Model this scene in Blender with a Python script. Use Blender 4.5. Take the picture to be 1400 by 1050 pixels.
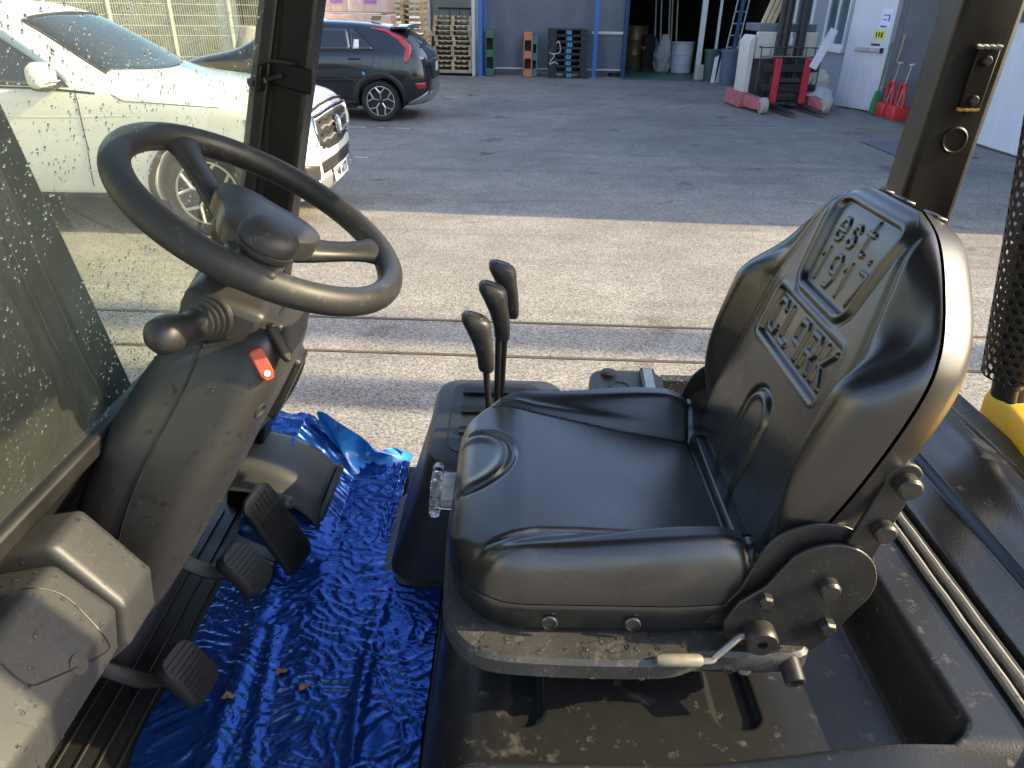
import bpy, bmesh, math, random
import numpy as np
from mathutils import Vector, Matrix, noise
from mathutils.bvhtree import BVHTree

random.seed(7); rng = np.random.default_rng(7)
for o in list(bpy.data.objects): bpy.data.objects.remove(o)
SC = bpy.context.scene; COL = SC.collection
R = math.radians; PI = math.pi

# ------------------------------------------------------------------ camera
CAM_Z = 1.88; PITCH = R(28); ROLL = R(1.0)
fw = Vector((0, math.cos(PITCH), -math.sin(PITCH))); up0 = Vector((0, math.sin(PITCH), math.cos(PITCH))); r0 = Vector((1, 0, 0))
cr = r0*math.cos(ROLL)+up0*math.sin(ROLL); cu = up0*math.cos(ROLL)-r0*math.sin(ROLL)
cd = bpy.data.cameras.new('camera'); cam = bpy.data.objects.new('camera', cd); COL.objects.link(cam)
cd.sensor_width = 36; cd.lens = 985/1400*36; cd.clip_start = .02; cd.clip_end = 500
cam.matrix_world = Matrix(((cr.x, cu.x, -fw.x, 0), (cr.y, cu.y, -fw.y, 0), (cr.z, cu.z, -fw.z, CAM_Z), (0, 0, 0, 1)))
SC.camera = cam
# ------------------------------------------------------------------ sky, sun, exposure
SUN_EL = R(29); SUN_AZ = R(-4.5)            # azimuth from +X towards +Y
w = bpy.data.worlds.new('World'); SC.world = w; w.use_nodes = True
nt = w.node_tree; sky = nt.nodes.new('ShaderNodeTexSky'); sky.sky_type = 'NISHITA'; sky.sun_disc = False
sky.sun_elevation = SUN_EL; sky.sun_rotation = R(90)-SUN_AZ; sky.air_density = 1.0; sky.dust_density = 2.5; sky.ozone_density = 1.5
bg = nt.nodes['Background']; bg.inputs[1].default_value = .15; nt.links.new(sky.outputs[0], bg.inputs[0])
sl = bpy.data.lights.new('sun', 'SUN'); sl.energy = 3.3; sl.angle = R(.55); sl.color = (1, .81, .48)
so = bpy.data.objects.new('sun', sl); COL.objects.link(so)
sd = Vector((math.cos(SUN_EL)*math.cos(SUN_AZ), math.cos(SUN_EL)*math.sin(SUN_AZ), math.sin(SUN_EL)))
so.rotation_euler = (-sd).to_track_quat('-Z', 'Y').to_euler(); so.location = (20, 0, 15)
SC.view_settings.view_transform = 'Standard'; SC.view_settings.look = 'None'; SC.view_settings.gamma = 1
SC.view_settings.exposure = 1.8
SC.render.engine = 'CYCLES'

# ------------------------------------------------------------------ materials
def sk(n, i, v):
    n.inputs[i].default_value = v
def mat(name, col, rough=.5, metal=0, var=.15, vscale=6, bump=0, bscale=200, spec=.5, specks=0, speckcol=(.35, .33, .29), speckscale=90, coat=0, rvar=0, rvscale=5, patch=None):
    m = bpy.data.materials.new(name); m.use_nodes = True; t = m.node_tree; N = t.nodes; L = t.links
    p = N['Principled BSDF']; g = N.new('ShaderNodeNewGeometry')
    col = tuple(col)+(1,) if len(col) == 3 else col
    p.inputs['Roughness'].default_value = rough; p.inputs['Metallic'].default_value = metal
    p.inputs['Specular IOR Level'].default_value = spec
    if coat: p.inputs['Coat Weight'].default_value = coat; p.inputs['Coat Roughness'].default_value = .04
    n1 = N.new('ShaderNodeTexNoise'); sk(n1, 'Scale', vscale); sk(n1, 'Detail', 6); sk(n1, 'Roughness', .65); L.new(g.outputs['Position'], n1.inputs['Vector'])
    r1 = N.new('ShaderNodeMapRange'); sk(r1, 1, .25); sk(r1, 2, .75); sk(r1, 3, 1-var); sk(r1, 4, 1+var); L.new(n1.outputs[0], r1.inputs[0])
    mx = N.new('ShaderNodeVectorMath'); mx.operation = 'SCALE'; mx.inputs[0].default_value = col[:3]; L.new(r1.outputs[0], mx.inputs['Scale'])
    cur = mx.outputs[0]
    def blend(fac, c, cur):
        b = N.new('ShaderNodeMix'); b.data_type = 'RGBA'; L.new(fac, b.inputs[0]); L.new(cur, b.inputs[6]); b.inputs[7].default_value = tuple(c)+(1,); return b.outputs[2]
    rcur = None
    if specks:
        v = N.new('ShaderNodeTexNoise'); sk(v, 'Scale', speckscale); sk(v, 'Detail', 3); sk(v, 'Roughness', .8); L.new(g.outputs['Position'], v.inputs['Vector'])
        rr = N.new('ShaderNodeMapRange'); sk(rr, 1, .64-.12*specks); sk(rr, 2, .74-.06*specks); L.new(v.outputs[0], rr.inputs[0])
        cur = blend(rr.outputs[0], speckcol, cur)
    if patch:   # (colour, scale, threshold, roughness): dried dust / wet patches with a shape of their own
        v = N.new('ShaderNodeTexNoise'); sk(v, 'Scale', patch[1]); sk(v, 'Detail', 9); sk(v, 'Roughness', .6); L.new(g.outputs['Position'], v.inputs['Vector'])
        rr = N.new('ShaderNodeMapRange'); sk(rr, 1, patch[2]-.015); sk(rr, 2, patch[2]+.03); L.new(v.outputs[0], rr.inputs[0])
        cur = blend(rr.outputs[0], patch[0], cur)
        q = N.new('ShaderNodeMapRange'); sk(q, 3, rough); sk(q, 4, patch[3]); L.new(rr.outputs[0], q.inputs[0]); L.new(q.outputs[0], p.inputs['Roughness'])
    elif rvar:
        v = N.new('ShaderNodeTexNoise'); sk(v, 'Scale', rvscale); sk(v, 'Detail', 8); L.new(g.outputs['Position'], v.inputs['Vector'])
        q = N.new('ShaderNodeMapRange'); sk(q, 1, .35); sk(q, 2, .65); sk(q, 3, max(.02, rough-rvar)); sk(q, 4, rough+rvar); L.new(v.outputs[0], q.inputs[0]); L.new(q.outputs[0], p.inputs['Roughness'])
    L.new(cur, p.inputs['Base Color'])
    if bump:
        b1 = N.new('ShaderNodeTexNoise'); sk(b1, 'Scale', bscale); sk(b1, 'Detail', 4); L.new(g.outputs['Position'], b1.inputs['Vector'])
        bp = N.new('ShaderNodeBump'); sk(bp, 'Strength', bump); sk(bp, 'Distance', .3/bscale); L.new(b1.outputs[0], bp.inputs['Height']); L.new(bp.outputs[0], p.inputs['Normal'])
    return m

M = {}
def asphalt():
    m = bpy.data.materials.new('asphalt'); m.use_nodes = True; t = m.node_tree; N = t.nodes; L = t.links
    p = N['Principled BSDF']; g = N.new('ShaderNodeNewGeometry'); sk(p, 'Roughness', .88); sk(p, 'Specular IOR Level', .25)
    def noise_(s, d=5, r=.6, st=None):
        n = N.new('ShaderNodeTexNoise'); sk(n, 'Scale', s); sk(n, 'Detail', d); sk(n, 'Roughness', r)
        if st:
            mp = N.new('ShaderNodeMapping'); mp.inputs['Scale'].default_value = st; L.new(g.outputs['Position'], mp.inputs[0]); L.new(mp.outputs[0], n.inputs['Vector'])
        else: L.new(g.outputs['Position'], n.inputs['Vector'])
        return n.outputs[0]
    def rng_(i, a, b, c, d):
        r = N.new('ShaderNodeMapRange'); sk(r, 1, a); sk(r, 2, b); sk(r, 3, c); sk(r, 4, d); L.new(i, r.inputs[0]); return r.outputs[0]
    def mul(a, b):
        q = N.new('ShaderNodeMath'); q.operation = 'MULTIPLY'; L.new(a, q.inputs[0]); L.new(b, q.inputs[1]); return q.outputs[0]
    vo = N.new('ShaderNodeTexVoronoi'); sk(vo, 'Scale', 85); L.new(g.outputs['Position'], vo.inputs['Vector'])
    sp = N.new('ShaderNodeSeparateColor'); L.new(vo.outputs['Color'], sp.inputs[0])
    agg = rng_(sp.outputs[0], 0, 1, .62, 1.28)
    pits = rng_(noise_(60, 4, .7), .36, .45, .25, 1)
    big = rng_(noise_(.55, 6, .6), .3, .7, .78, 1.16)
    mid = rng_(noise_(3.2, 5, .65), .3, .7, .86, 1.1)
    oil = rng_(noise_(1.7, 4, .5), .27, .36, .5, 1)
    tyre = rng_(noise_(.8, 5, .6, (.5, 3.2, 1)), .33, .46, .78, 1)
    v2 = N.new('ShaderNodeTexVoronoi'); v2.feature = 'DISTANCE_TO_EDGE'; sk(v2, 'Scale', .5)
    wn = N.new('ShaderNodeTexNoise'); sk(wn, 'Scale', 1.6); sk(wn, 'Detail', 6); L.new(g.outputs['Position'], wn.inputs['Vector'])
    va = N.new('ShaderNodeVectorMath'); va.operation = 'MULTIPLY_ADD'; va.inputs[1].default_value = (1.1, 1.1, 0); L.new(wn.outputs['Color'], va.inputs[0]); L.new(g.outputs['Position'], va.inputs[2]); L.new(va.outputs[0], v2.inputs['Vector'])
    crack = rng_(v2.outputs['Distance'], .0, .006, .6, 1)
    cm = rng_(noise_(.6, 3, .5), .56, .66, 1, 0)
    cq = N.new('ShaderNodeMath'); cq.operation = 'MAXIMUM'; L.new(crack, cq.inputs[0]); L.new(cm, cq.inputs[1])
    val = mul(mul(mul(agg, pits), mul(big, mid)), mul(mul(oil, tyre), cq.outputs[0]))
    sc = N.new('ShaderNodeVectorMath'); sc.operation = 'SCALE'; sc.inputs[0].default_value = (.25, .238, .222); L.new(val, sc.inputs['Scale'])
    # pale sandy dust worn onto the surface
    du = rng_(noise_(.35, 5, .6), .42, .7, 0, .45); b = N.new('ShaderNodeMix'); b.data_type = 'RGBA'; L.new(du, b.inputs[0]); L.new(sc.outputs[0], b.inputs[6])
    s2 = N.new('ShaderNodeVectorMath'); s2.operation = 'SCALE'; s2.inputs[0].default_value = (.31, .285, .24); L.new(val, s2.inputs['Scale']); L.new(s2.outputs[0], b.inputs[7])
    L.new(b.outputs[2], p.inputs['Base Color'])
    ad = N.new('ShaderNodeMath'); ad.operation = 'ADD'; L.new(pits, ad.inputs[0]); L.new(agg, ad.inputs[1])
    bp = N.new('ShaderNodeBump'); sk(bp, 'Strength', .75); sk(bp, 'Distance', .006); L.new(ad.outputs[0], bp.inputs['Height']); L.new(bp.outputs[0], p.inputs['Normal'])
    return m
def windscreen_glass():
    m = bpy.data.materials.new('windscreen_glass'); m.use_nodes = True; t = m.node_tree; N = t.nodes; L = t.links
    for n in list(N): N.remove(n)
    out = N.new('ShaderNodeOutputMaterial'); tr = N.new('ShaderNodeBsdfTransparent'); tr.inputs[0].default_value = (.84, .90, .73, 1)
    gl = N.new('ShaderNodeBsdfGlossy'); sk(gl, 'Roughness', .02); fr = N.new('ShaderNodeFresnel'); sk(fr, 'IOR', 1.5)
    mx = N.new('ShaderNodeMixShader'); L.new(fr.outputs[0], mx.inputs[0]); L.new(tr.outputs[0], mx.inputs[1]); L.new(gl.outputs[0], mx.inputs[2])
    # thin film of dried dust, smeared
    g = N.new('ShaderNodeNewGeometry'); mp = N.new('ShaderNodeMapping'); mp.inputs['Scale'].default_value = (1, 1.3, .5); L.new(g.outputs['Position'], mp.inputs[0])
    n = N.new('ShaderNodeTexNoise'); sk(n, 'Scale', 5); sk(n, 'Detail', 8); sk(n, 'Roughness', .6); L.new(mp.outputs[0], n.inputs['Vector'])
    r = N.new('ShaderNodeMapRange'); sk(r, 1, .3); sk(r, 2, .75); sk(r, 3, .05); sk(r, 4, .16); L.new(n.outputs[0], r.inputs[0])
    df = N.new('ShaderNodeBsdfDiffuse'); df.inputs[0].default_value = (.62, .66, .52, 1); tl = N.new('ShaderNodeBsdfTranslucent'); tl.inputs[0].default_value = (.6, .64, .5, 1)
    dm = N.new('ShaderNodeMixShader'); sk(dm, 0, .5); L.new(df.outputs[0], dm.inputs[1]); L.new(tl.outputs[0], dm.inputs[2])
    m2 = N.new('ShaderNodeMixShader'); L.new(r.outputs[0], m2.inputs[0]); L.new(mx.outputs[0], m2.inputs[1]); L.new(dm.outputs[0], m2.inputs[2]); L.new(m2.outputs[0], out.inputs[0])
    return m
def film():
    m = mat('blue_film', (.013, .065, .27), .2, 0, .15, 5, spec=.6)
    t = m.node_tree; N = t.nodes; L = t.links; p = N['Principled BSDF']; g = N.new('ShaderNodeNewGeometry')
    sk(p, 'Metallic', .68)
    mp = N.new('ShaderNodeMapping'); mp.inputs['Scale'].default_value = (1, 1.9, 1); L.new(g.outputs['Position'], mp.inputs[0])
    wv = N.new('ShaderNodeTexNoise'); sk(wv, 'Scale', 9); sk(wv, 'Detail', 2); L.new(mp.outputs[0], wv.inputs['Vector'])
    va = N.new('ShaderNodeVectorMath'); va.operation = 'MULTIPLY_ADD'; va.inputs[1].default_value = (.12, .12, 0); L.new(wv.outputs['Color'], va.inputs[0]); L.new(mp.outputs[0], va.inputs[2])
    a = N.new('ShaderNodeTexNoise'); a.noise_type = 'RIDGED_MULTIFRACTAL'; sk(a, 'Scale', 24); sk(a, 'Detail', 2.5); sk(a, 'Roughness', .5); L.new(va.outputs[0], a.inputs['Vector'])
    b = N.new('ShaderNodeBump'); sk(b, 'Strength', .36); sk(b, 'Distance', .0035); L.new(b.outputs[0], p.inputs['Normal'])
    ms = N.new('ShaderNodeTexNoise'); sk(ms, 'Scale', 5); sk(ms, 'Detail', 4); L.new(g.outputs['Position'], ms.inputs['Vector'])
    mr = N.new('ShaderNodeMapRange'); sk(mr, 1, .42); sk(mr, 2, .60); sk(mr, 3, .02); sk(mr, 4, 1); L.new(ms.outputs[0], mr.inputs[0])
    mq = N.new('ShaderNodeMath'); mq.operation = 'MULTIPLY'; L.new(a.outputs[0], mq.inputs[0]); L.new(mr.outputs[0], mq.inputs[1]); lm = N.new('ShaderNodeMapping'); lm.inputs['Scale'].default_value = (1, .28, 1); lm.inputs['Rotation'].default_value = (0, 0, .35); L.new(g.outputs['Position'], lm.inputs[0])
    ln_ = N.new('ShaderNodeTexNoise'); ln_.noise_type = 'RIDGED_MULTIFRACTAL'; sk(ln_, 'Scale', 11); sk(ln_, 'Detail', 1.5); L.new(lm.outputs[0], ln_.inputs['Vector'])
    la = N.new('ShaderNodeMath'); la.operation = 'MULTIPLY_ADD'; sk(la, 1, 1.6); L.new(ln_.outputs[0], la.inputs[0]); L.new(mq.outputs[0], la.inputs[2]); L.new(la.outputs[0], b.inputs['Height'])
    return m
def clear(name, col, rough=.05, ior=1.45):
    m = bpy.data.materials.new(name); m.use_nodes = True; p = m.node_tree.nodes['Principled BSDF']
    p.inputs['Base Color'].default_value = tuple(col)+(1,); sk(p, 'Roughness', rough); sk(p, 'Transmission Weight', 1); sk(p, 'IOR', ior); return m
M['asphalt'] = asphalt(); M['glass'] = windscreen_glass(); M['film'] = film()
M['vinyl'] = mat('black_vinyl', (.0125, .0124, .0122), .31, var=.25, vscale=9, bump=.16, bscale=900, specks=.12, speckcol=(.05, .046, .04), speckscale=140, rvar=.05, rvscale=7, spec=1.0)
M['plastic'] = mat('grey_plastic', (.027, .027, .027), .43, var=.12, vscale=5, bump=.35, bscale=1100, specks=.35, speckcol=(.034, .033, .031), speckscale=160, rvar=.08, rvscale=9)
M['cowl'] = mat('dusty_grey_plastic', (.031, .032, .0328), .52, var=.15, vscale=6, bump=.4, bscale=1000, specks=.5, speckcol=(.062, .061, .058), speckscale=160, rvar=.1)
M['wheelrim'] = mat('wheel_rubber', (.020, .020, .0197), .47, var=.15, vscale=10, bump=.15, bscale=1200, specks=.3, speckcol=(.075, .07, .06), speckscale=50, rvar=.08)
M['rubber'] = mat('black_rubber', (.009, .009, .009), .5, var=.3, vscale=20, bump=.3, bscale=500, rvar=.15)
M['mat'] = mat('floor_rubber', (.01, .0098, .0095), .5, var=.3, vscale=12, bump=.3, bscale=400, rvar=.2)
M['paint'] = mat('black_frame_paint', (.005, .0047, .0043), .36, spec=.3, var=.15, vscale=5, bump=.12, bscale=300, specks=.2, speckcol=(.02, .018, .014), rvar=.1)
M['metal_blk'] = mat('black_bracket_paint', (.015, .0147, .014), .42, var=.25, vscale=25, bump=.25, bscale=300, specks=.35, speckcol=(.05, .046, .04), speckscale=70, rvar=.12, rvscale=18)
M['plate'] = mat('dusty_seat_plate', (.034, .033, .031), .55, var=.25, vscale=14, bump=.5, bscale=250, specks=.7, speckcol=(.085, .079, .069), speckscale=50, rvar=.15)
M['hood'] = mat('wet_hood_plastic', (.008, .0085, .0095), .18, var=.25, vscale=6, bump=.25, bscale=260, patch=((.022, .021, .019), 7.5, .60, .5))
M['cover'] = mat('engine_cover_plastic', (.0155, .0158, .0158), .28, var=.2, vscale=7, bump=.3, bscale=350, specks=.3, speckcol=(.075, .068, .054), speckscale=40, patch=((.05, .047, .04), 9, .63, .6))
M['seal'] = mat('beige_seal', (.15, .14, .12), .7, var=.3, vscale=30, bump=.5, bscale=300, specks=.5, speckcol=(.06, .055, .05), speckscale=60)  # beige tone with darker specks
M['flap'] = mat('pale_blue_film', (.03, .22, .62), .2, var=.2, vscale=20, spec=.8)
M['yellow'] = mat('yellow_paint', (.78, .42, .006), .5, var=.06, vscale=4, bump=.05, bscale=100, spec=.3)
M['gunmetal'] = mat('black_bolt', (.035, .033, .03), .4, .3, var=.2, vscale=60, bump=.2, bscale=400)
M['steel'] = mat('worn_steel', (.33, .31, .27), .35, .8, var=.2, vscale=50)
M['grip'] = mat('beige_grip', (.17, .155, .12), .5, var=.2, vscale=70, bump=.3, bscale=300)
M['redlev'] = mat('faded_red_lever', (.26, .045, .025), .5, var=.15, vscale=40)
M['white'] = mat('white_mark', (.75, .74, .7), .5, var=.05)
M['clear'] = clear('clear_knob', (.93, .94, .95), .12)
M['water'] = clear('rain_water', (1, 1, 1), .06, 1.33)
M['rust'] = mat('rusty_weld', (.35, .2, .04), .7, var=.4, vscale=90)
M['leaf'] = mat('dry_leaf', (.2, .12, .05), .7, var=.3, vscale=60)
M['pipe'] = mat('exhaust_guard', (.035, .034, .033), .42, .4, var=.2, vscale=30)
M['olive'] = mat('olive_shelf', (.12, .105, .062), .6, var=.2, vscale=20, bump=.3, bscale=200)  # olive tone, slightly mottled
# ------------------------------------------------------------------ mesh helpers
class MB:
    def __init__(s): s.v = []; s.f = []
    def add(s, vs, fs):
        b = len(s.v); s.v += [tuple(map(float, p)) for p in vs]; s.f += [tuple(b+i for i in f) for f in fs]; return s
    def box(s, c, d, rz=0, ry=0, rx=0):
        m = Matrix.Translation(c) @ Matrix.Rotation(rz, 4, 'Z') @ Matrix.Rotation(ry, 4, 'Y') @ Matrix.Rotation(rx, 4, 'X')
        vs = [m @ Vector((x*d[0]/2, y*d[1]/2, z*d[2]/2)) for x in (-1, 1) for y in (-1, 1) for z in (-1, 1)]
        return s.add(vs, [(0, 1, 3, 2), (4, 6, 7, 5), (0, 4, 5, 1), (2, 3, 7, 6), (0, 2, 6, 4), (1, 5, 7, 3)])
    def bb(s, x0, x1, y0, y1, z0, z1): return s.box(((x0+x1)/2, (y0+y1)/2, (z0+z1)/2), (x1-x0, y1-y0, z1-z0))
    def loft(s, rings, caps=True, loop=False):
        n = len(rings[0]); b = len(s.v); fs = []
        vs = [p for r in rings for p in r]; k = len(rings)
        for i in range(k if loop else k-1):
            for j in range(n):
                a = i*n+j; c = i*n+(j+1) % n; d = ((i+1) % k)*n
                fs.append((a, c, d+(j+1) % n, d+j))
        if caps and not loop: fs += [tuple(range(n-1, -1, -1)), tuple(range((k-1)*n, k*n))]
        return s.add(vs, fs)
    def tube(s, pts, r, n=10, caps=True, loop=False, sq=None):
        pts = [Vector(p) for p in pts]; k = len(pts); rings = []
        rr = r if hasattr(r, '__len__') else [r]*k
        prev = None
        for i, p in enumerate(pts):
            t = (pts[(i+1) % k]-pts[i-1]) if loop else (pts[min(i+1, k-1)]-pts[max(i-1, 0)])
            t.normalize()
            if prev is None: a = t.orthogonal().normalized()
            else:
                a = prev-t*prev.dot(t); a.normalize()
            prev = a; b = t.cross(a)
            rings.append([p+(a*math.cos(2*PI*j/n)+b*math.sin(2*PI*j/n)*(sq or 1))*rr[i] for j in range(n)])
        return s.loft(rings, caps, loop)
    def lathe(s, prof, o, ax, n=20, lobes=None, caps=True):
        o = Vector(o); ax = Vector(ax).normalized(); a = ax.orthogonal().normalized(); b = ax.cross(a)
        return s.loft([[o+ax*h+(a*math.cos(2*PI*j/n)+b*math.sin(2*PI*j/n))*(r*(lobes(j, n) if lobes else 1)) for j in range(n)] for r, h in prof], caps)
    def prism(s, poly, ext):
        e = Vector(ext); p = [Vector(q) for q in poly]; n = len(p)
        return s.add(p+[q+e for q in p], [tuple(range(n-1, -1, -1)), tuple(range(n, 2*n))]+[(i, (i+1) % n, n+(i+1) % n, n+i) for i in range(n)])
    def grid(s, P):
        n, m = len(P), len(P[0])
        return s.add([p for r in P for p in r], [(i*m+j, i*m+j+1, (i+1)*m+j+1, (i+1)*m+j) for i in range(n-1) for j in range(m-1)])
    def mesh(s, name):
        me = bpy.data.meshes.new(name); me.from_pydata(s.v, [], s.f); me.validate()
        bm = bmesh.new(); bm.from_mesh(me); bmesh.ops.recalc_face_normals(bm, faces=bm.faces); bm.to_mesh(me); bm.free(); return me

def put(name, me, m, parent=None, smooth=35, bev=0, sub=0, solid=0, local=False, segs=2):
    if isinstance(me, MB): me = me.mesh(name)
    if m is not None: me.materials.append(M[m] if isinstance(m, str) else m)
    if smooth:
        me.shade_smooth()
        if smooth < 179: me.set_sharp_from_angle(angle=R(smooth))
    o = bpy.data.objects.new(name, me); COL.objects.link(o)
    if parent is not None:
        o.parent = parent
        if not local and parent.type == 'EMPTY': o.matrix_parent_inverse = Matrix.Translation(-parent.location)
    if solid:
        k = o.modifiers.new('thick', 'SOLIDIFY'); k.thickness = solid; k.offset = -1
    if sub:
        k = o.modifiers.new('sub', 'SUBSURF'); k.levels = k.render_levels = sub
    if bev:
        k = o.modifiers.new('bev', 'BEVEL'); k.width = bev; k.segments = segs; k.limit_method = 'ANGLE'; k.angle_limit = R(35); k.harden_normals = False
    return o
def thing(name, label, cat, loc=(0, 0, 0), group=None, rz=0):
    o = bpy.data.objects.new(name, None); COL.objects.link(o); o.location = loc; o.rotation_euler = (0, 0, rz); o.empty_display_size = .1
    return tag(o, label, cat, group)
def tag(o, label, cat, group=None):
    o['label'] = label; o['category'] = cat
    if group: o['group'] = group
    return o
def struct(o): o['kind'] = 'structure'; return o
def stuff(o): o['kind'] = 'stuff'; return o
def copy_tree(o, parent=None):
    c = o.copy(); COL.objects.link(c); c.parent = parent
    for ch in list(o.children): copy_tree(ch, c)
    return c
def textmesh(body, size, align='CENTER'):
    c = bpy.data.curves.new('txt', 'FONT'); c.body = body; c.size = size; c.align_x = align; c.align_y = 'CENTER'; c.extrude = size*.02; c.resolution_u = 3
    o = bpy.data.objects.new('txt', c); COL.objects.link(o); dg = bpy.context.evaluated_depsgraph_get()
    me = bpy.data.meshes.new_from_object(o.evaluated_get(dg)); bpy.data.objects.remove(o); return me
def orient(me, o, x, y):   # text mesh plane spanned by x,y at o
    x = Vector(x).normalized(); y = Vector(y).normalized(); z = x.cross(y)
    me.transform(Matrix(((x.x, y.x, z.x, o[0]), (x.y, y.y, z.y, o[1]), (x.z, y.z, z.z, o[2]), (0, 0, 0, 1)))); return me
def sstep(a, b, x):
    t = np.clip((x-a)/(b-a), 0, 1); return t*t*(3-2*t)
def curve(pts, n=8, loop=False):   # Catmull-Rom through points
    P = [np.array(p, float) for p in pts]; k = len(P); out = []
    for i in range(k if loop else k-1):
        p0, p1, p2, p3 = (P[(i-1) % k], P[i], P[(i+1) % k], P[(i+2) % k]) if loop else (P[max(i-1, 0)], P[i], P[i+1], P[min(i+2, k-1)])
        for j in range(n):
            t = j/n; out.append(.5*((2*p1)+(-p0+p2)*t+(2*p0-5*p1+4*p2-p3)*t*t+(-p0+3*p1-3*p2+p3)*t**3))
    if not loop: out.append(P[-1])
    return out
def sring(cx, cy, z, hx, hy, e=3.2, n=40, tilt=0):
    r = []
    for j in range(n):
        a = 2*PI*j/n; c, s_ = math.cos(a), math.sin(a)
        x = hx*math.copysign(abs(c)**(2/e), c); y = hy*math.copysign(abs(s_)**(2/e), s_)
        r.append((cx+x, cy+y, z+tilt*x))
    return r
def pillow(O, A, S, Nn, s0, s1, wf, hf, rad, depth, na, ns, ed=.5):
    """soft pad: rows along s, half width wf(s), front height hf(a,s), edge radius rad"""
    O, A, S, Nn = map(np.array, (O, A, S, Nn))
    u = np.linspace(-1, 1, na); u = np.sign(u)*(1-(1-abs(u))**1.6)*ed+u*(1-ed)
    q = np.linspace(0, 1, ns); q = .65*q+.35*(.5-.5*np.cos(PI*q)); s = s0+(s1-s0)*q
    Sg, Ug = np.meshgrid(s, u, indexing='ij'); W = wf(Sg); Ag = Ug*W
    d = np.minimum(np.minimum((1-abs(Ug))*W, Sg-s0), s1-Sg)
    rr = rad
    e = np.sqrt(np.clip(1-(1-np.clip(d/rr, 0, 1))**2, 0, 1))
    H = -depth+(depth+hf(Ag, Sg))*1.0
    H = np.where(d < rr, -depth*(1-e)+hf(Ag, Sg)*e, hf(Ag, Sg))
    P = O+Ag[..., None]*A+Sg[..., None]*S+H[..., None]*Nn
    return MB().grid(P.reshape(ns, na, 3).tolist())
def segdist(X, Y, segs):
    D = np.full(X.shape, 9.)
    for x0, y0, x1, y1 in segs:
        dx, dy = x1-x0, y1-y0; l = dx*dx+dy*dy+1e-12
        t = np.clip(((X-x0)*dx+(Y-y0)*dy)/l, 0, 1); D = np.minimum(D, np.hypot(X-x0-t*dx, Y-y0-t*dy))
    return D
def poly_segs(pts, loop=False):
    k = len(pts); return [(*pts[i], *pts[(i+1) % k]) for i in range(k if loop else k-1)]
def rrect(x0, x1, y0, y1, r, n=6):
    out = []
    for cx, cy, a0 in ((x1-r, y1-r, 0), (x0+r, y1-r, 90), (x0+r, y0+r, 180), (x1-r, y0+r, 270)):
        for i in range(n+1):
            a = R(a0+90*i/n); out.append((cx+r*math.cos(a), cy+r*math.sin(a)))
    return out
def sdrect(X, Y, hx, hy, r):
    qx = abs(X)-hx+r; qy = abs(Y)-hy+r
    return np.hypot(np.maximum(qx, 0), np.maximum(qy, 0))+np.minimum(np.maximum(qx, qy), 0)-r
def fbm(p, o=4):
    v = 0; a = 1; f = 1
    for _ in range(o): v += a*noise.noise(Vector(p)*f); a *= .5; f *= 2.1
    return v
# ------------------------------------------------------------------ ground and setting
g = MB(); g.add([(-90, -40, 0), (90, -40, 0), (90, 120, 0), (-90, 120, 0)], [(0, 1, 2, 3)]); struct(put('asphalt_yard', g, 'asphalt', smooth=0))
M['trackmetal'] = mat('rusty_track', (.09, .066, .05), .7, .2, var=.35, vscale=9, bump=.4, bscale=120)
M['linepaint'] = mat('worn_line_paint', (.42, .42, .4), .8, var=.35, vscale=9, patch=((.14, .138, .13), 6, .5, .85))
for y0, y1, nm in ((4.449, 4.351, 0), (3.93, 3.836, 1)):
    P = [[], []]
    for i in range(60):
        x = -8+16*i/59; yc = y0+(y1-y0)*(x+1.5)/2.8; wd = .013+.004*noise.noise(Vector((x*2, y0, 0)))
        P[0].append((x, yc-wd, .006)); P[1].append((x, yc+wd, .006))
    m = MB().grid(P); m.f = [tuple(f) for f in m.f]
    struct(put('gate_track', m, 'trackmetal', smooth=0, solid=.006))
for i, (xa, ya, xb, yb, wd) in enumerate([(-6.5, 12.75, -1.75, 12.40, .07), (-2.9, 10.0, -1.9, 9.89, .06), (-7, 17.1, -1.1, 16.75, .07), (-7, 19.3, -1.2, 19.0, .07)]):
    m = MB(); dx, dy = xb-xa, yb-ya; l = math.hypot(dx, dy); nx, ny = -dy/l*wd/2, dx/l*wd/2
    m.add([(xa-nx, ya-ny, .004), (xb-nx, yb-ny, .004), (xb+nx, yb+ny, .004), (xa+nx, ya+ny, .004)], [(0, 1, 2, 3)]); struct(put('parking_line', m, 'linepaint', smooth=0))

# ------------------------------------------------------------------ the forklift we look into
FK = thing('forklift', 'black and yellow forklift operator cab in front, with seat, steering wheel and levers', 'forklift', (.2, .93, 0))
YC = .93
def fk(name, mb, m, **k): return put(name, mb, m, FK, **k)
# chassis, wheels, counterweight
m = MB(); m.bb(-.95, 1.0, .47, 1.40, .28, .77); fk('chassis', m, 'paint', bev=.02)
def tyre(x, y, r, wd):
    m = MB(); m.lathe([(r*.55, -wd/2), (r*.93, -wd/2), (r, -wd*.36), (r, wd*.36), (r*.93, wd/2), (r*.55, wd/2)], (x, y, r), (0, 1, 0), 28); t = fk('wheel', m, 'rubber', bev=0)
    m = MB(); m.lathe([(.02, -wd*.4), (r*.55, -wd*.4), (r*.55, wd*.4), (.02, wd*.4)], (x, y, r), (0, 1, 0), 24); put('rim', m, 'yellow', t)
for y in (.42, 1.44): tyre(-.78, y, .33, .2)
for y in (.52, 1.34): tyre(.98, y, .26, .16)
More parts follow.
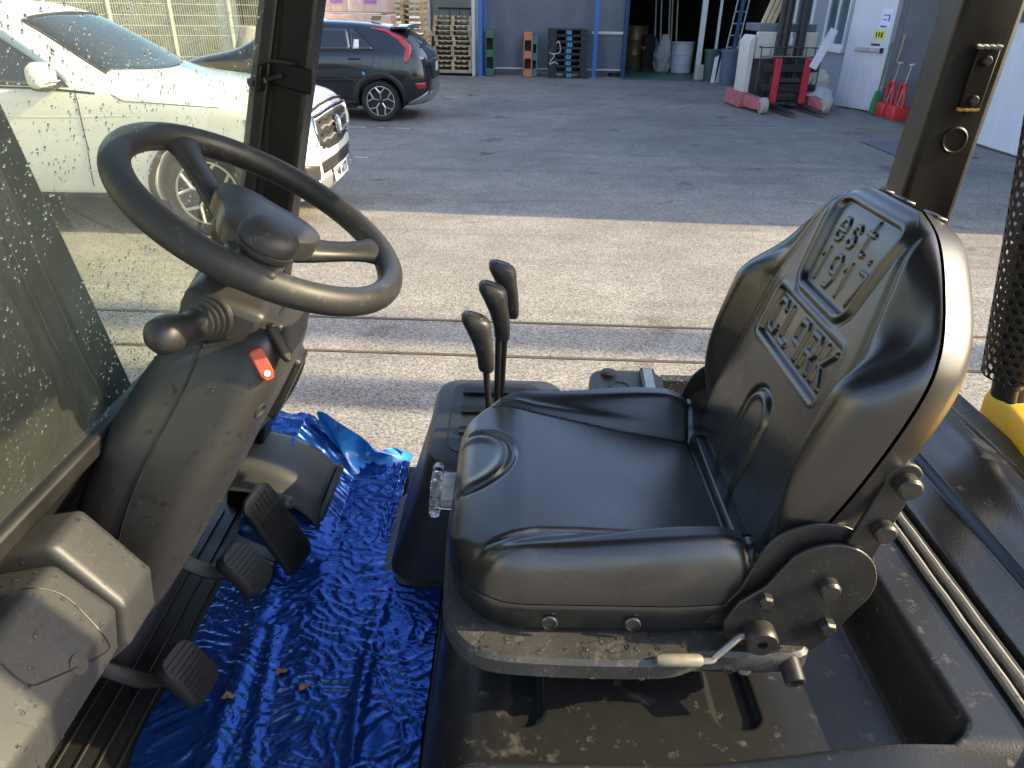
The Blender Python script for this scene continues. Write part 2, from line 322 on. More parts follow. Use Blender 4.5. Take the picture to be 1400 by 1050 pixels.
# counterweight with rounded top
rings = []
for z, x0, k in ((.33, 1.06, 0), (.9, 1.05, 0), (1.12, 1.035, 0), (1.150, 1.040, .006), (1.16, 1.052, .02)):
    rings.append([(x-.22*max(0, 1.40-y)*max(0, (1.5-x)/.5), y, z) for x, y in rrect(x0, 1.55-k, .44+k, 1.43-k, .06)])
fk('counterweight', MB().loft(rings), 'yellow', smooth=50)
# floor plate and ribbed rubber mat
m = MB(); m.bb(-.90, -.08, .44, 1.57, .77, .795); fk('floor_plate', m, 'paint', bev=.004)
mt = MB(); mt.bb(-.86, -.56, .46, 1.40, .797, .803); mt = fk('floor_mat', mt, 'mat', bev=.002)
for i in range(9):
    m = MB(); m.bb(-.845+.033*i, -.839+.033*i, .50, 1.36, .803, .807); put('rib', m, 'mat', mt, bev=.0015)
# front cowl below windscreen
def gx(z): return -.565+.27*(z-1.36)       # windscreen plane
m = MB(); m.add([(-.87, .44, .80), (-.87, 1.43, .80), (-.82, 1.43, 1.04), (-.82, .44, 1.04), (gx(1.335)-.01, 1.43, 1.335), (gx(1.335)-.01, .44, 1.335)], [(0, 1, 2, 3), (3, 2, 4, 5)]); fk('front_panel', m, 'mat', smooth=0, solid=.02)
m = MB(); m.box((gx(1.345)+.004, YC, 1.345), (.03, .99, .028)); fk('glass_seal', m, 'rubber', bev=.006)
P = [[(gx(1.352), .455, 1.352), (gx(1.352), 1.385, 1.352)], [(gx(2.06), .455, 2.06), (gx(2.06), 1.385, 2.06)]]
fk('windscreen', MB().grid(P), 'glass', smooth=0)
# overhead guard
def px_(z): return -.458+.25*(z-1.56)
pil = None
for y in (1.42, .43):
    m = MB(); m.loft([[(px_(z)+dx, y+dy, z) for dx, dy in ((-.035, -.036), (.037, -.036), (.037, .036), (-.035, .036))] for z in (.80, 1.4, 2.12)]); p = fk('front_pillar', m, 'paint', bev=.007)
    if y > 1:
        pil = p
        m = MB(); m.loft([[(gx(z)+dx, y-.03+dy, z) for dx, dy in ((-.012, -.022), (.02, -.022), (.02, .03), (-.012, .03))] for z in (1.35, 2.07)]); put('glass_frame', m, 'rubber', p, bev=.004)
        m = MB(); m.loft([[(px_(z)+dx, y-.038+dy, z) for dx, dy in ((-.034, -.004), (-.022, -.006), (-.020, .002), (-.034, .002))] for z in (.9, 2.1)]); put('pillar_groove', m, 'rubber', p)
        zc = 1.755
        m = MB(); m.box((px_(zc)+.008, y-.038, zc), (.078, .012, .042), ry=R(14)); b = put('clamp', m, 'paint', p, bev=.003)
        m = MB(); m.box((px_(zc)-.036, y-.062, zc), (.008, .05, .045), ry=R(14)); put('clamp_ear', m, 'paint', p, bev=.002)
        m = MB(); m.lathe([(.0075, -.03), (.0075, 0), (.004, .003), (.004, .03)], (px_(zc)-.032, y-.062, zc-.003), (1, 0, .2), 6); put('bolt', m, 'gunmetal', p)
        m = MB(); m.tube(curve([(px_(zc)-.03, y-.06, zc+.025), (px_(zc)-.01, y-.058, zc+.026), (px_(zc)+.02, y-.05, zc+.022)], 5), .003, 6); put('clip', m, 'gunmetal', p)
def rx_(z): return .80+.05*(z-1.56)
for y in (1.44, .43):
    m = MB(); m.loft([[(rx_(z)+dx, y+dy, z) for dx, dy in ((-.055, -.042), (.055, -.042), (.055, .042), (-.055, .042))] for z in (1.05, 1.6, 2.12)]); p = fk('rear_pillar', m, 'paint', bev=.012, segs=3)
    if y > 1:
        yy = y-.044
        m = MB(); m.box((rx_(1.77)+.012, yy, 1.77), (.040, .008, .10), ry=R(3)); b = put('bracket_plate', m, 'paint', p, bev=.003)
        for z in (1.8, 1.735):
            m = MB(); m.lathe([(.0085, 0), (.0085, .004), (.006, .007)], (rx_(z)+.013, yy-.003, z), (0, -1, 0), 12); put('bolt', m, 'gunmetal', p)
        m = MB(); m.tube([(rx_(1.82)-.012+.004*i, yy-.002, 1.8215+.001*math.sin(i*2.2)) for i in range(12)], .0045, 6); put('weld', m, 'steel', p)
        m = MB(); m.tube([(rx_(1.72)-.010+.004*i, yy-.001, 1.7185+.001*math.sin(i*2.2)) for i in range(11)], .0035, 6); put('weld', m, 'rust', p)
        m = MB(); m.lathe([(.024, 0), (.024, .004), (.021, .006), (.019, .004), (.003, .0035)], (rx_(1.665)+.006, yy+.004, 1.665), (0, -1, 0), 24); put('plug', m, 'paint', p)
m = MB()
m.bb(-.40, .90, .39, .47, 2.12, 2.19); fk('roof_rail', m, 'paint', bev=.01)
m = MB(); m.bb(-.40, .90, 1.38, 1.46, 2.12, 2.19); fk('roof_rail', m, 'paint', bev=.01)
m = MB(); m.bb(-.39, .68, .471, 1.379, 2.172, 2.18); fk('roof_shade_panel', m, 'paint')  # unseen sheet added over the bars, sized so its shadow covers the wheel
for i, x in enumerate(np.linspace(-.37, .65, 8)):
    m = MB(); m.bb(x-.022, x+.022, .47, 1.38, 2.13, 2.17); fk('roof_bar', m, 'paint', bev=.006)

# ---- engine cover: moulded tray under the seat
def cover_z(X, Y):
    rim = 1.105
    ins = np.minimum.reduce([(.575-X)/.055, (Y-.562)/.022])
    e = sstep(0, 1, ins)
    cx, cy = .575-.07, .562+.07
    corner = np.hypot(np.maximum(X-cx, 0), np.maximum(cy-Y, 0)); e = np.minimum(e, sstep(.078, .045, corner)*1.0+np.where((X > cx) & (Y < cy), 0, 1))
    e = np.clip(e, 0, 1)
    z = rim+(1.022-rim)*e-(1-e)*sstep(.575, .50, Y)*.035-(1-e)*np.where(X < .5, .05*sstep(.5, .2, X), 0)
    for x0, x1 in ((.0, .05), (.285, .345)):
        d = sdrect(X-(x0+x1)/2, Y-.74, (x1-x0)/2, .10, .022); z = z-.013*sstep(.004, -.006, d)
    z = z-.018*sstep(.10, .02, Y-.60)*0
    f = np.clip((-.012-X)/.10, 0, 1); z = z-.10*(1-np.sqrt(np.clip(1-f*f, 0, 1)))
    return z
xs = np.concatenate([-.112+.1*(1-np.cos(np.linspace(0, PI/2, 22))), np.linspace(-.008, .632, 190)]); ys = np.concatenate([np.linspace(.475, .80, 130), np.linspace(.81, 1.42, 50)])
Xg, Yg = np.meshgrid(xs, ys, indexing='ij'); Zg = cover_z(Xg, Yg)
P = np.stack([Xg, Yg, Zg], -1)
first = P[:1].copy(); first[..., 2] = .797; last = P[-1:].copy(); last[..., 2] = .9
P = np.concatenate([first, P, last], 0)
c0 = P[:, :1].copy(); c0[..., 2] = .79; P = np.concatenate([c0, P], 1)
fk('engine_cover', MB().grid(P.tolist()), 'cover', smooth=60)
m = MB(); m.bb(-.135, -.108, .475, 1.18, .797, .812); fk('cover_seal', m, 'rubber', bev=.004)
# hood behind the seat: two beige seals and the ridged rear hood
for x in (.645, .668):
    m = MB(); m.tube([(x+.0004*math.sin(i*1.3), .40+.025*i, 1.110+.0005*math.sin(i*2.1)) for i in range(42)], .0062, 8); fk('seal', m, 'seal')
m = MB(); m.bb(.632, .69, .42, 1.42, 1.06, 1.102); fk('seal_channel', m, 'rubber', bev=.003)
xs = np.linspace(.69, 1.0, 70); ys = np.linspace(.42, 1.43, 60); Xg, Yg = np.meshgrid(xs, ys, indexing='ij')
Zg = 1.108+.012*sstep(.775, .79, Xg)-.004*np.exp(-((Xg-.782)/.003)**2)+.010*np.exp(-((Xg-.90)/.05)**2)-.03*sstep(.47, .42, Yg)-.02*sstep(.70, .69, Xg)
fk('rear_hood', MB().grid(np.stack([Xg, Yg, Zg], -1).tolist()), 'hood', smooth=60, solid=.01)
for x in (.925, .942):
    m = MB(); m.tube([(x, .44+.03*i, 1.122+.001*math.sin(i)) for i in range(33)], .006, 8); fk('hood_strip', m, 'rubber')
# exhaust guard
base = Vector((.990, 1.27, 1.25)); ax = Vector((-.17, .0, 1)).normalized(); a1 = ax.orthogonal().normalized(); a2 = ax.cross(a1); rad = .056
m = MB(); cell = .0176; nc = 20; ang = 2*PI/nc
for i in range(50):
    for j in range(nc):
        off = .5*(i % 2); c = []; k = 8
        def q(u, v): 
            t = (j+off+u)*ang; return base+ax*(cell*(i+v))+(a1*math.cos(t)+a2*math.sin(t))*rad
        o_ = [q(*uv) for uv in ((0, 0), (.5, 0), (1, 0), (1, .5), (1, 1), (.5, 1), (0, 1), (0, .5))]
        h_ = [q(.5+.37*math.cos(R(225+45*n)), .5+.37*math.sin(R(225+45*n))) for n in range(8)]
        m.add(o_+h_, [(n, (n+1) % 8, 8+(n+1) % 8, 8+n) for n in range(8)])
gd = fk('exhaust_guard', m, 'pipe', smooth=0, solid=.002)
m = MB(); m.tube([base-ax*.05, base+ax*.9], .036, 16); put('exhaust_pipe', m, 'pipe', gd)
m = MB(); m.lathe([(.011, 0), (.011, .03), (.017, .032), (.017, .042)], base-ax*.05+Vector((-.02, -.03, 0)), ax, 12); put('mount_bolt', m, 'gunmetal', gd)

# ---- seat -------------------------------------------------------------
def plate_ring(z, k): 
    pts = curve([(-.095, .80), (-.10, .98), (-.085, 1.15), (-.03, 1.21), (.2, 1.215), (.38, 1.20), (.40, 1.05), (.408, .80), (.405, .70), (.375, .668), (.26, .668), (.20, .652), (.05, .652), (-.04, .665), (-.085, .72)], 5, True)
    c = np.array((.15, .93)); return [tuple(c+(p-c)*(1-k/np.linalg.norm(p-c)))+(z,) for p in pts]
bp_ = fk('seat_base_plate', MB().loft([plate_ring(1.098, .006), plate_ring(1.101, 0), plate_ring(1.124, 0), plate_ring(1.130, .006), plate_ring(1.1305, .02)]), 'plate', smooth=40)
m = MB(); m.loft([[(x, y, z) for x, y in rrect(.005, .39, .685, 1.19, .04)] for z in (1.075, 1.098)]); put('slide_frame', m, 'metal_blk', bp_, bev=.003)
for x in (.02, .10, .2, .30):
    m = MB(); m.lathe([(.008, 0), (.008, .004), (.005, .006)], (x, .684, 1.087), (0, -1, 0), 10); put('bolt', m, 'gunmetal', bp_)
m = MB(); m.bb(.005, .055, .69, .74, 1.068, 1.076); put('slide_runner', m, 'steel', bp_)
m = MB(); m.lathe([(.001, -.012), (.008, -.007), (.010, 0), (.006, .008), (.001, .010)], (.325, .69, 1.079), (1, .2, 0), 7); put('torn_foam', m, 'grip', bp_, smooth=20)
def cw(s):   # cushion half width along X
    f = np.clip((s+.088)/.12, 0, 1); return .10+.135*np.sqrt(np.clip(1-(1-f)**2.4, 0, 1))-.012*sstep(.2, .36, s)
def pan_ring(z, k):
    xs_ = -.085+.445*(.5-.5*np.cos(np.linspace(0, PI, 40))); w_ = cw(xs_)-k; w_[0] *= .75
    xs_ = np.where(xs_ < 0, xs_+k*.6, xs_)
    return [(x, YC-ww, z) for x, ww in zip(xs_, w_)]+[(x, YC+ww, z) for x, ww in zip(xs_[::-1], w_[::-1])]
seat = fk('seat', MB().loft([pan_ring(1.131, .012), pan_ring(1.14, .004), pan_ring(1.165, .002), pan_ring(1.176, -.002), pan_ring(1.184, .0)]), 'vinyl', smooth=50)
for x in (.055, .165):
    m = MB(); m.lathe([(.011, 0), (.011, .002), (.009, .0035), (.0085, .001), (.002, .001)], (x, .694, 1.155), (0, -1, .1), 16); put('pan_plug', m, 'vinyl', seat)
def crease(s): return np.interp(s, [-.05, -.02, .04, .10, .18, .30, .36], [.20, .182, .162, .152, .142, .137, .137])
def ch(a, s):
    base = 1.244+.006*np.cos(s*9)-.105*np.clip(s-.02, 0, 1)-.02*sstep(.01, -.09, s)
    c = crease(s); d = abs(a)-c
    bol = sstep(0, .045, d)*(.012+.052*sstep(.0, .30, s))*(1-.35*sstep(.27, .36, s))
    z = base+bol
    front = sstep(-.055, .015, s)
    z = z-.007*np.exp(-(d/.0045)**2)*front+.004*np.exp(-((d-.012)/.006)**2)*front
    rr = np.hypot((s+.078)*1.0, a-.025)-.082
    z = z-.0065*np.exp(-(rr/.0055)**2)*sstep(-.082, -.06, s)+.004*np.exp(-((rr+.016)/.010)**2)
    z = z+.014*sstep(.312, .318, s)*(abs(a) < c+.005)-.006*np.exp(-((s-.311)/.004)**2)
    return z
cush = pillow((0, YC, 0), (0, 1, 0), (1, 0, 0), (0, 0, 1), -.09, .368, cw, lambda a, s: ch(a, s)-1.186, .034, 0, 170, 200)
for i, v in enumerate(cush.v): cush.v[i] = (v[0], v[1], v[2]+1.186)
put('cushion', cush, 'vinyl', seat, smooth=180)
# backrest
LEAN = R(16.5); BO = (.352, YC, 1.195); BS = (math.sin(LEAN), 0, math.cos(LEAN)); BN = (-math.cos(LEAN), 0, math.sin(LEAN))
def bw(s): return np.interp(s, *zip(*[(p[0], p[1]) for p in BWP]))
BWP = [tuple(p) for p in curve([(0, .182), (.05, .203), (.12, .224), (.20, .238), (.28, .244), (.335, .241), (.37, .228), (.40, .205), (.43, .172), (.455, .140), (.472, .112), (.482, .085), (.488, .060)], 10)]
def letters():
    L_ = {'C': [[(.9, .82), (.75, 1), (.2, 1), (0, .8), (0, .2), (.2, 0), (.75, 0), (.9, .2)]], 'L': [[(.05, 1), (.05, .15), (.2, 0), (.9, 0)]],
          'A': [[(.85, 0), (.85, .85), (.7, 1), (.15, 1), (0, .85), (0, .5), (.12, .38), (.85, .38)]], 'R': [[(.05, 0), (.05, 1), (.75, 1), (.9, .85), (.9, .6), (.75, .45), (.05, .45)], [(.5, .45), (.9, 0)]],
          'K': [[(.05, 0), (.05, 1)], [(.9, 1), (.25, .5), (.9, 0)]],
          'e': [[(.05, .3), (.85, .3), (.8, .5), (.6, .62), (.25, .62), (.05, .45), (.05, .15), (.25, 0), (.6, 0), (.82, .1)]],
          's': [[(.8, .52), (.55, .62), (.2, .6), (.12, .45), (.3, .34), (.65, .28), (.8, .15), (.65, .02), (.3, 0), (.08, .1)]], 't': [[(.35, .95), (.35, .12), (.5, 0), (.75, .03)], [(.05, .62), (.75, .62)]],
          '.': [[(.2, 0), (.25, 0)]], '1': [[(.1, .75), (.45, 1), (.45, 0)]], '9': [[(.85, .6), (.65, .45), (.25, .45), (.05, .6), (.05, .85), (.25, 1), (.65, 1), (.85, .85), (.85, .3), (.6, 0), (.2, 0)]], '7': [[(.05, 1), (.85, 1), (.35, 0)]]}
    def word(wd, x0, y0, lw, lh, gap):
        sg = []
        for i, ch_ in enumerate(wd):
            for st in L_[ch_]: sg += poly_segs([(x0+i*(lw+gap)+x*lw, y0+y*lh) for x, y in st])
        return sg
    return word('CLARK', -.105, .248, .032, .050, .0125), word('est.', -.058, .412, .026, .046, .0105)+word('1917', -.062, .353, .0265, .044, .0105)
SEG_B, SEG_S = letters()
def bh(a, s):
    h = .027+.006*np.sin(np.clip(s/.48, 0, 1)*PI)-.006*sstep(.42, .488, s)
    c = np.interp(s, [0, .1, .2, .27, .31, .34, .40, .46, .49], [.185, .178, .165, .160, .157, .150, .132, .112, .10])
    d = abs(a)-c
    h = h+.036*sstep(0, .042, d)*sstep(-.02, .12, s)*sstep(.39, .28, s)-.020*sstep(0, .06, d)*sstep(.29, .37, s)
    h = h-.004*np.exp(-(d/.006)**2)*sstep(.02, .06, s)
    t = -a
    # headrest badge: rounded trapezoid recess with a ridge
    w_ = .074+.016*(s-.335)/.125
    q = sdrect(t/w_*.075, s-.402, .075, .063, .018)
    h = h+.0035*np.exp(-((q-.006)/.0055)**2)-.0065*sstep(.001, -.0045, q)-.003*np.exp(-((q-.015)/.005)**2)
    h = h+.0030*sstep(.0047, .0012, segdist(t, s, SEG_S))
    # lettering panel
    q2 = sdrect(t, s-.273, .119, .039, .008); h = h-.0075*sstep(.001, -.004, q2)+.0015*np.exp(-((q2-.006)/.004)**2)
    h = h+.0044*sstep(.0064, .0024, segdist(t, s, SEG_B))
    # arch at the bottom
    q3 = sdrect(t, s-.08, .042, .105, .042); h = h-.0055*np.exp(-((q3)/.0045)**2)+.003*np.exp(-((q3+.011)/.006)**2)
    return h
back = pillow(BO, (0, 1, 0), BS, BN, 0, .488, bw, bh, .040, .0, 340, 360, ed=.15)
br = put('backrest', back, 'vinyl', seat, smooth=180)
shell = pillow(np.array(BO)-np.array(BN)*.004, (0, 1, 0), BS, tuple(-np.array(BN)), .004, .489, lambda s: bw(s)+.001, lambda a, s: .044+0*a+.006*np.sin(s*6), .026, 0, 60, 70)
put('back_shell', shell, 'vinyl', seat, smooth=180)
for t0 in (-.05, .03, .09):
    m = MB(); m.box(np.array(BO)+np.array(BS)*.487+np.array(BN)*-.025+np.array((0, t0, 0)), (.016, .035, .006), ry=LEAN); put('shell_clip', m, 'vinyl', seat, bev=.002)
# recliner hardware
def arc(cx, cz, r, a0, a1, n=16): return [(cx+r*math.cos(R(a0+(a1-a0)*i/n)), cz+r*math.sin(R(a0+(a1-a0)*i/n))) for i in range(n+1)]
def recliner(y, s, full):
    pl = arc(.398, 1.238, .064, -38, 138, 22)+[(.325, 1.232), (.296, 1.205), (.281, 1.172), (.285, 1.142), (.325, 1.118), (.395, 1.110), (.418, 1.135)]
    m = MB(); m.prism([(x, y, z) for x, z in pl], (0, -.006*s, 0)); p = put('recliner_plate', m, 'metal_blk', seat, bev=.0018)
    pl2 = arc(.388, 1.246, .075, 10, 165, 20)+[(.30, 1.21), (.262, 1.15), (.40, 1.15)]
    m = MB(); m.prism([(x, y+.016*s, z) for x, z in pl2], (0, -.005*s, 0)); put('inner_plate', m, 'metal_blk', seat, bev=.0015)
    bar = arc(.458, 1.395, .022, 20, 200, 12)+[(.405, 1.262), (.449, 1.262)]
    m = MB(); m.prism([(x, y+.008*s, z) for x, z in bar], (0, -.007*s, 0)); put('back_arm', m, 'metal_blk', seat, bev=.002)
    def bolt(x, z, r, h, n=6, mt_='gunmetal', y0=None):
        m = MB(); m.lathe([(r, 0), (r, h*.8), (r*.8, h)], (x, (y if y0 is None else y0), z), (0, -s, 0), n); return put('bolt', m, mt_, seat, smooth=25)
    bolt(.459, 1.392, .0145, .018, 16); bolt(.449, 1.325, .0135, .016, 16)
    bolt(.400, 1.238, .0135, .022, 16); bolt(.413, 1.172, .011, .02, 6); bolt(.326, 1.214, .010, .018, 6)
    if full:
        m = MB(); m.lathe([(.021, 0), (.0215, .012), (.0215, .02), (.019, .024), (.007, .024), (.007, .016), (.001, .016)], (.327, y-.006, 1.157), (0, -1, -.05), 24); put('pivot_boss', m, 'gunmetal', seat)
        m = MB(); m.lathe([(.0085, 0), (.0135, .001), (.0135, .042), (.012, .043), (.0085, .042), (.0085, .01), (.001, .009)], (.372, y-.004, 1.118), (.06, -1, -.35), 20); put('spacer_tube', m, 'gunmetal', seat)
        m = MB(); m.tube(curve([(.322, y-.012, 1.158), (.300, y-.018, 1.157), (.288, y-.024, 1.151), (.270, y-.030, 1.136), (.258, y-.034, 1.131), (.20, y-.036, 1.134)], 6), .0048, 8); lv = put('recline_lever', m, 'steel', seat)
        m = MB(); m.tube([(.252, y-.034, 1.1315), (.248, y-.034, 1.1315), (.20, y-.036, 1.1335), (.192, y-.0365, 1.134)], [.006, .0082, .0082, .006], 10); put('lever_grip', m, 'grip', seat)
recliner(.690, 1, True); recliner(1.172, -1, False)
# clear adjusting knob at the cushion front
m = MB(); m.lathe([(.030, 0), (.030, .022), (.041, .024), (.043, .028), (.043, .036), (.039, .040), (.026, .040), (.024, .032), (.002, .031)], (-.088, .955, 1.172), (-1, 0, .08), 80, lobes=lambda j, n: 1+.035*math.cos(2*PI*j/n*13))
put('weight_knob', m, 'clear', seat, smooth=50)
m = MB(); m.lathe([(.024, -.01), (.024, .026), (.002, .028)], (-.086, .955, 1.172), (-1, 0, .08), 24); put('knob_core', m, mat('pale_knob_core', (.62, .62, .6), .5), seat)

# ---- levers and housing on the far side
rings = []
for z, x0, k in ((.797, -.268, -.014), (.812, -.268, -.014), (.815, -.252, 0), (1.03, -.178, 0), (1.082, -.166, 0), (1.098, -.158, .008), (1.102, -.145, .02)):
    rings.append([(x, y, z+.10*max(0, y-1.14)*(1 if z > 1 else 0)) for x, y in rrect(x0, .115-k, 1.13+k, 1.44-k, .055-min(k, .02), 8)])
hs = fk('lever_housing', MB().loft(rings), 'plastic', smooth=40)
m = MB(); m.loft([[(x, y, 1.1025+.10*(y-1.14)+dz) for x, y in rrect(-.125, .06, 1.17, 1.41, .03)] for dz in (-.02, .0015)]); put('lever_tray', m, 'metal_blk', hs, smooth=40)
for i, y in enumerate((1.235, 1.305, 1.375)):
    m = MB(); m.bb(-.105, .03, y-.013, y+.013, 1.11+.1*(y-1.14), 1.1065+.1*(y-1.14)); put('lever_slot', m, mat('dark_slot', (.006, .006, .006), .7) if i == 0 else bpy.data.materials['dark_slot'], hs, smooth=0)
for y, kx, kz, bx in ((1.235, -.056, 1.315, -.038), (1.30, -.027, 1.352, -.032), (1.365, -.010, 1.372, -.026)):
    m = MB(); m.tube([(bx, y, 1.06), (bx+(kx-bx)*.8, y, kz-.03)], .0065, 10); lv = fk('hydraulic_lever', m, 'rubber')
    m = MB(); rings = []
    for t, hx, hy, dx in ((-.062, .0135, .0125, .006), (-.056, .0155, .015, .006), (-.035, .0165, .016, .005), (-.008, .019, .018, .0), (.014, .0235, .021, -.007), (.032, .0275, .022, -.012), (.044, .027, .021, -.013), (.050, .022, .017, -.013), (.0515, .010, .008, -.013)):
        rings.append(sring(kx+dx, y, kz+t, hx, hy, 2.5, 24, tilt=-.32 if t > .0 else -.1))
    put('lever_knob', MB().loft(rings), 'wheelrim', lv, smooth=60)
    m = MB(); sq = rrect(-.013, .013, -.011, .011, .005, 4); m.tube([(kx-.013+u, y+v, kz+.0515-.32*u) for u, v in sq], .0009, 5, loop=True); put('knob_symbol', m, 'rubber', lv)
# side console with button and pocket, shelf behind it
rings = [[(x, y, z) for x, y in rrect(.165+k*.6, .318-k*.4, 1.18+k, 1.40-k, .035, 6)] for z, k in ((1.03, -.004), (1.165, 0), (1.176, .004), (1.180, .012))]
cs = fk('side_console', MB().loft(rings), 'cowl', smooth=45)
m = MB(); m.lathe([(.017, 0), (.017, .008), (.012, .011), (.002, .011)], (.205, 1.365, 1.180), (0, 0, 1), 20); put('button', m, 'cowl', cs)
m = MB(); m.lathe([(.022, 0), (.022, .003), (.019, .003), (.018, .0005), (.002, .0004)], (.222, 1.312, 1.179), (0, 0, 1), 24); put('cup_ring', m, 'rubber', cs)
m = MB(); m.box((.284, 1.33, 1.184), (.030, .10, .014), rz=R(-4)); ph = put('pocket', m, 'metal_blk', cs, bev=.002)
m = MB(); m.box((.284, 1.33, 1.1915), (.019, .085, .003), rz=R(-4)); put('pocket_insert', m, 'steel', cs)
m = MB(); m.bb(.115, .62, 1.20, 1.43, 1.06, 1.106); fk('side_shelf', m, 'olive', bev=.004)
m = MB(); m.bb(.33, .62, 1.40, 1.43, 1.106, 1.150); fk('foam_strip', m, mat('speckled_foam', (.012, .012, .011), .6, bump=.5, bscale=300, specks=.5, speckcol=(.55, .52, .44), speckscale=190), bev=.002)
# ---- steering column
def ringc(z, cx, hx, hy, e=4.2, tilt=.25): return sring(cx, YC, z, hx, hy, e, 64, tilt)
TB = [(.86, -.680, .045, .095), (.95, -.650, .06, .11), (1.06, -.600, .085, .135), (1.15, -.560, .104, .150), (1.24, -.518, .116, .156), (1.32, -.474, .121, .148), (1.39, -.434, .118, .128), (1.445, -.405, .104, .110), (1.475, -.390, .090, .095), (1.490, -.382, .072, .076), (1.494, -.380, .05, .05)]
TBs = curve(TB, 5)
cv = MB().loft([ringc(*t) for t in TBs]); colm = cv.mesh('steering_column')
col = fk('steering_column', colm, 'plastic', smooth=60)
colbvh = BVHTree.FromPolygons([v.co.copy() for v in colm.vertices], [tuple(p.vertices) for p in colm.polygons])
def hug(bvh, pts, d, off):
    out = []
    for p in pts:
        d_ = Vector(d).normalized(); h = bvh.ray_cast(Vector(p)-d_*2, d_)
        if h[0] is not None: out.append(h[0]+h[1]*off)
    return out
# part line between the two shells of the cover
pts = hug(colbvh, [tuple(p) for p in curve([(-.395, 0, 1.49), (-.43, 0, 1.42), (-.475, 0, 1.345), (-.515, 0, 1.27), (-.555, 0, 1.18), (-.60, 0, 1.08)], 10)], (0, 1, 0), .0002)
m = MB(); m.tube(pts, .0016, 6); put('cover_seam', m, 'rubber', col)
h = colbvh.ray_cast(Vector((0, -.35, 1.61)), Vector((-.345, .862+.35, 1.385-1.61)))
if h[0]:
    m = MB(); m.lathe([(.011, -.004), (.011, .0015), (.009, .0018), (.0085, -.001), (.002, -.001)], h[0], h[1], 18); put('screw_cap', m, 'cowl', col)
# switch housing and stalk with bellows
m = MB(); m.box((-.378, .895, 1.512), (.105, .105, .062), ry=R(25), rz=R(6)); put('switch_housing', m, 'plastic', col, bev=.014, segs=3)
m = MB(); m.box((-.325, .90, 1.497), (.05, .085, .03), ry=R(25)); put('switch_lip', m, 'plastic', col, bev=.008, segs=3)
sb = Vector((-.382, .845, 1.520)); se = Vector((-.402, .745, 1.536)); dv = (se-sb).normalized(); ln = (se-sb).length
prof = [(.030, 0)]
for i in range(4): prof += [(.029-.002*i, .004+.009*i), (.029-.002*i, .008+.009*i), (.023-.0015*i, .0095+.009*i), (.023-.0015*i, .012+.009*i)]
prof += [(.0165, .045), (.016, .056), (.0185, .062), (.0225, .076), (.0235, .090), (.021, .103), (.014, .112), (.004, .116)]
m = MB(); m.lathe(prof, sb, dv, 28); put('indicator_stalk', m, 'wheelrim', col, smooth=45)
# upper column shaft under the wheel
WA = R(31.2); WC = Vector((-.325, .93, 1.627)); E1 = Vector((math.cos(WA), 0, -math.sin(WA))); E2 = Vector((0, 1, 0)); WN = Vector((math.sin(WA), 0, math.cos(WA)))
m = MB(); m.lathe([(.052, 0), (.048, .05), (.040, .075), (.038, .10)], WC-WN*.165, WN, 28); put('column_shaft', m, 'plastic', col)
# lever switches on the cover
def onc(x, y):   # hit the column cover along a line of sight from the photographer's side
    d = Vector((x, y, 0)); return d
def flag(p, d1, d2, dn, l, wd, th, m_, nm):
    p, d1, d2, dn = map(Vector, (p, d1, d2, dn)); d1.normalize(); dn.normalize(); d2 = dn.cross(d1)
    mb = MB(); out = [(-.5*l, -.35*wd), (-.42*l, -.5*wd), (.3*l, -.5*wd), (.5*l, -.3*wd), (.5*l, .3*wd), (.3*l, .5*wd), (-.42*l, .5*wd), (-.5*l, .35*wd)]
    mb.prism([p+d1*u+d2*v for u, v in out], dn*th); return put(nm, mb, m_, col, bev=.003, segs=2)
fn = Vector((.55, -.55, .62)).normalized()
rp = colbvh.ray_cast(Vector((0, 0, CAM_Z)), Vector((-.341, .87, 1.444-CAM_Z)))
rc = (rp[0] if rp[0] else Vector((-.341, .87, 1.444)))
rn = rp[1] if rp[0] else fn
dd = Vector((.02, .0, -.060)); dd = dd-rn*dd.dot(rn)
flag(rc+rn*.004, dd, (0, 1, 0), rn, .046, .0185, .012, 'redlev', 'parking_lever')
m = MB(); m.lathe([(.0042, 0), (.0042, .001), (.0032, .0012), (.001, .0012)], rc+rn*.0162+dd.normalized()*.012, rn, 16); put('lever_symbol', m, 'white', col)
rp2 = colbvh.ray_cast(Vector((0, 0, CAM_Z)), Vector((-.327, .90, 1.460-CAM_Z)))
if rp2[0]: flag(rp2[0]+rp2[1]*.003, dd, (0, 1, 0), rp2[1], .056, .014, .011, 'rubber', 'column_lock_lever')
m = MB(); m.box((-.370, 1.03, 1.33), (.03, .05, .12), ry=R(28)); put('column_bracket', m, 'metal_blk', col, bev=.006)
m = MB(); m.tube(curve([(-.36, 1.06, 1.40), (-.345, 1.06, 1.36), (-.38, 1.05, 1.29), (-.43, 1.02, 1.24), (-.50, .98, 1.18)], 6), .007, 8); put('column_cable', m, 'rubber', col)

